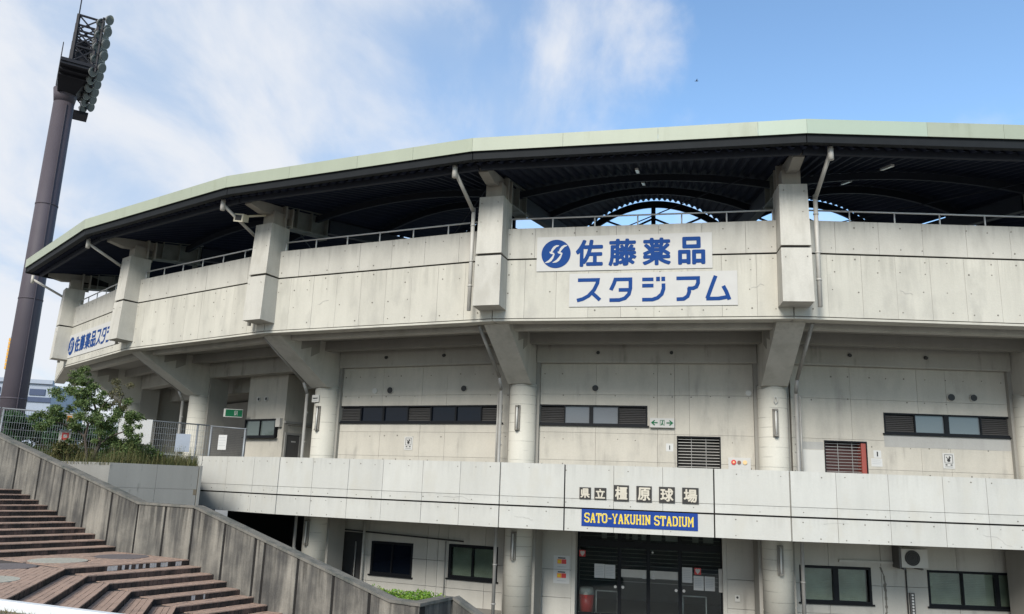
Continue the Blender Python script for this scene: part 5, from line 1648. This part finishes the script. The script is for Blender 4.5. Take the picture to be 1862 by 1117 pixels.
# parked car glimpsed behind the fence
cf = Fr(Vector((-15.3, 38.5)), Vector((.95, .3)).normalized(), Vector((.3, -.95)).normalized())
car = empty('parked_car', cf(0, 0, -.55), 'silver car parked under the stand behind the mesh fence', 'car')
m = MB()
prf = [(-2.1, -.25), (2.1, -.25), (2.15, .2), (1.9, .42), (1.0, .5), (.45, .95), (-.95, .98), (-1.7, .5), (-2.1, .4)]
m.hull([cf(s, -.85, z) for s, z in prf], [cf(s, .85, z) for s, z in prf]); m.build('body', 'carpaint', car)
m = MB(); wp = [(-1.5, .52), (.82, .52), (.4, .88), (-.9, .9)]
m.hull([cf(s, .855, z) for s, z in wp], [cf(s, .862, z) for s, z in wp]); m.build('side_window', 'glass_dark', car)
for s in (-1.3, 1.3):
    m = MB(); m.tube(cf(s, .70, -.24), cf(s, .88, -.24), .31, 18); m.build('wheel', 'tyre', car, smooth=True)
# buildings far behind at the left edge
fbg = Fr(Vector((-74, 120)), Vector((.97, .24)).normalized(), Vector((.24, -.97)).normalized())
bb = empty('far_building', fbg(0, 0, GZ), 'pale blue white building with dark window band far behind the tower', 'building')
m = MB(); m.box(fbg, -16, 6, -20, -.3, GZ, 12.6); m.build('wall', 'bgwhite', bb)
m = MB(); m.box(fbg, -16, 6, -1, .1, 12.6, 13.2); m.build('cornice', 'bgwhite', bb)
cube('band', 'bgnavy', bb, fbg, -16, 6, -.29, -.1, 9.9, 10.6)
for k in range(7):
    cube('window', 'bgnavy', bb, fbg, -15 + k * 3.0, -12.9 + k * 3.0, -.29, -.15, 10.9, 11.8)
    cube('window', 'bgnavy', bb, fbg, -15 + k * 3.0, -12.9 + k * 3.0, -.29, -.15, 6.9, 7.9)
ow = empty('orange_sign_tower', fbg(.3, .9, GZ), 'slim orange and white sign tower rising far behind the floodlight pole', 'sign tower')
m = MB(); m.tube(fbg(.3, .9, GZ), fbg(.3, .9, 14.2), .3, 10); m.build('mast', 'bgwhite', ow)
for k in range(9):
    m = MB(); m.box(fbg, -.35, .95, .3, 1.5, 14.3 + k * .52, 14.72 + k * .52); m.build('segment', 'bgyellow', ow)
m = MB(); m.box(fbg, -.2, .8, .4, 1.4, 14.2, 19.1); m.build('core', 'bgwhite', ow)
# bird over the roof
bd = MB(); BS = .5; bc = Vector((13.0, 54.8, 29.8))
bd.tube(bc + BS * Vector((-.28, 0, 0)), bc + BS * Vector((.1, 0, .03)), .01, 8, .035); bd.tube(bc + BS * Vector((.1, 0, .03)), bc + BS * Vector((.32, 0, .05)), .035, 8, .008)
for sg in (-1, 1):
    bd.hull([bc + BS * Vector((-.06, sg * .03, .02)), bc + BS * Vector((.1, sg * .03, .03)), bc + BS * Vector((.06, sg * .38, .17)), bc + BS * Vector((-.02, sg * .38, .16))],
            [bc + BS * Vector((-.06, sg * .03, .035)), bc + BS * Vector((.1, sg * .03, .045)), bc + BS * Vector((.06, sg * .38, .18)), bc + BS * Vector((-.02, sg * .38, .17))])
tag(bd.build('bird', 'ink', loc=bc), 'tiny dark bird flying in the blue sky above the roof', 'bird')
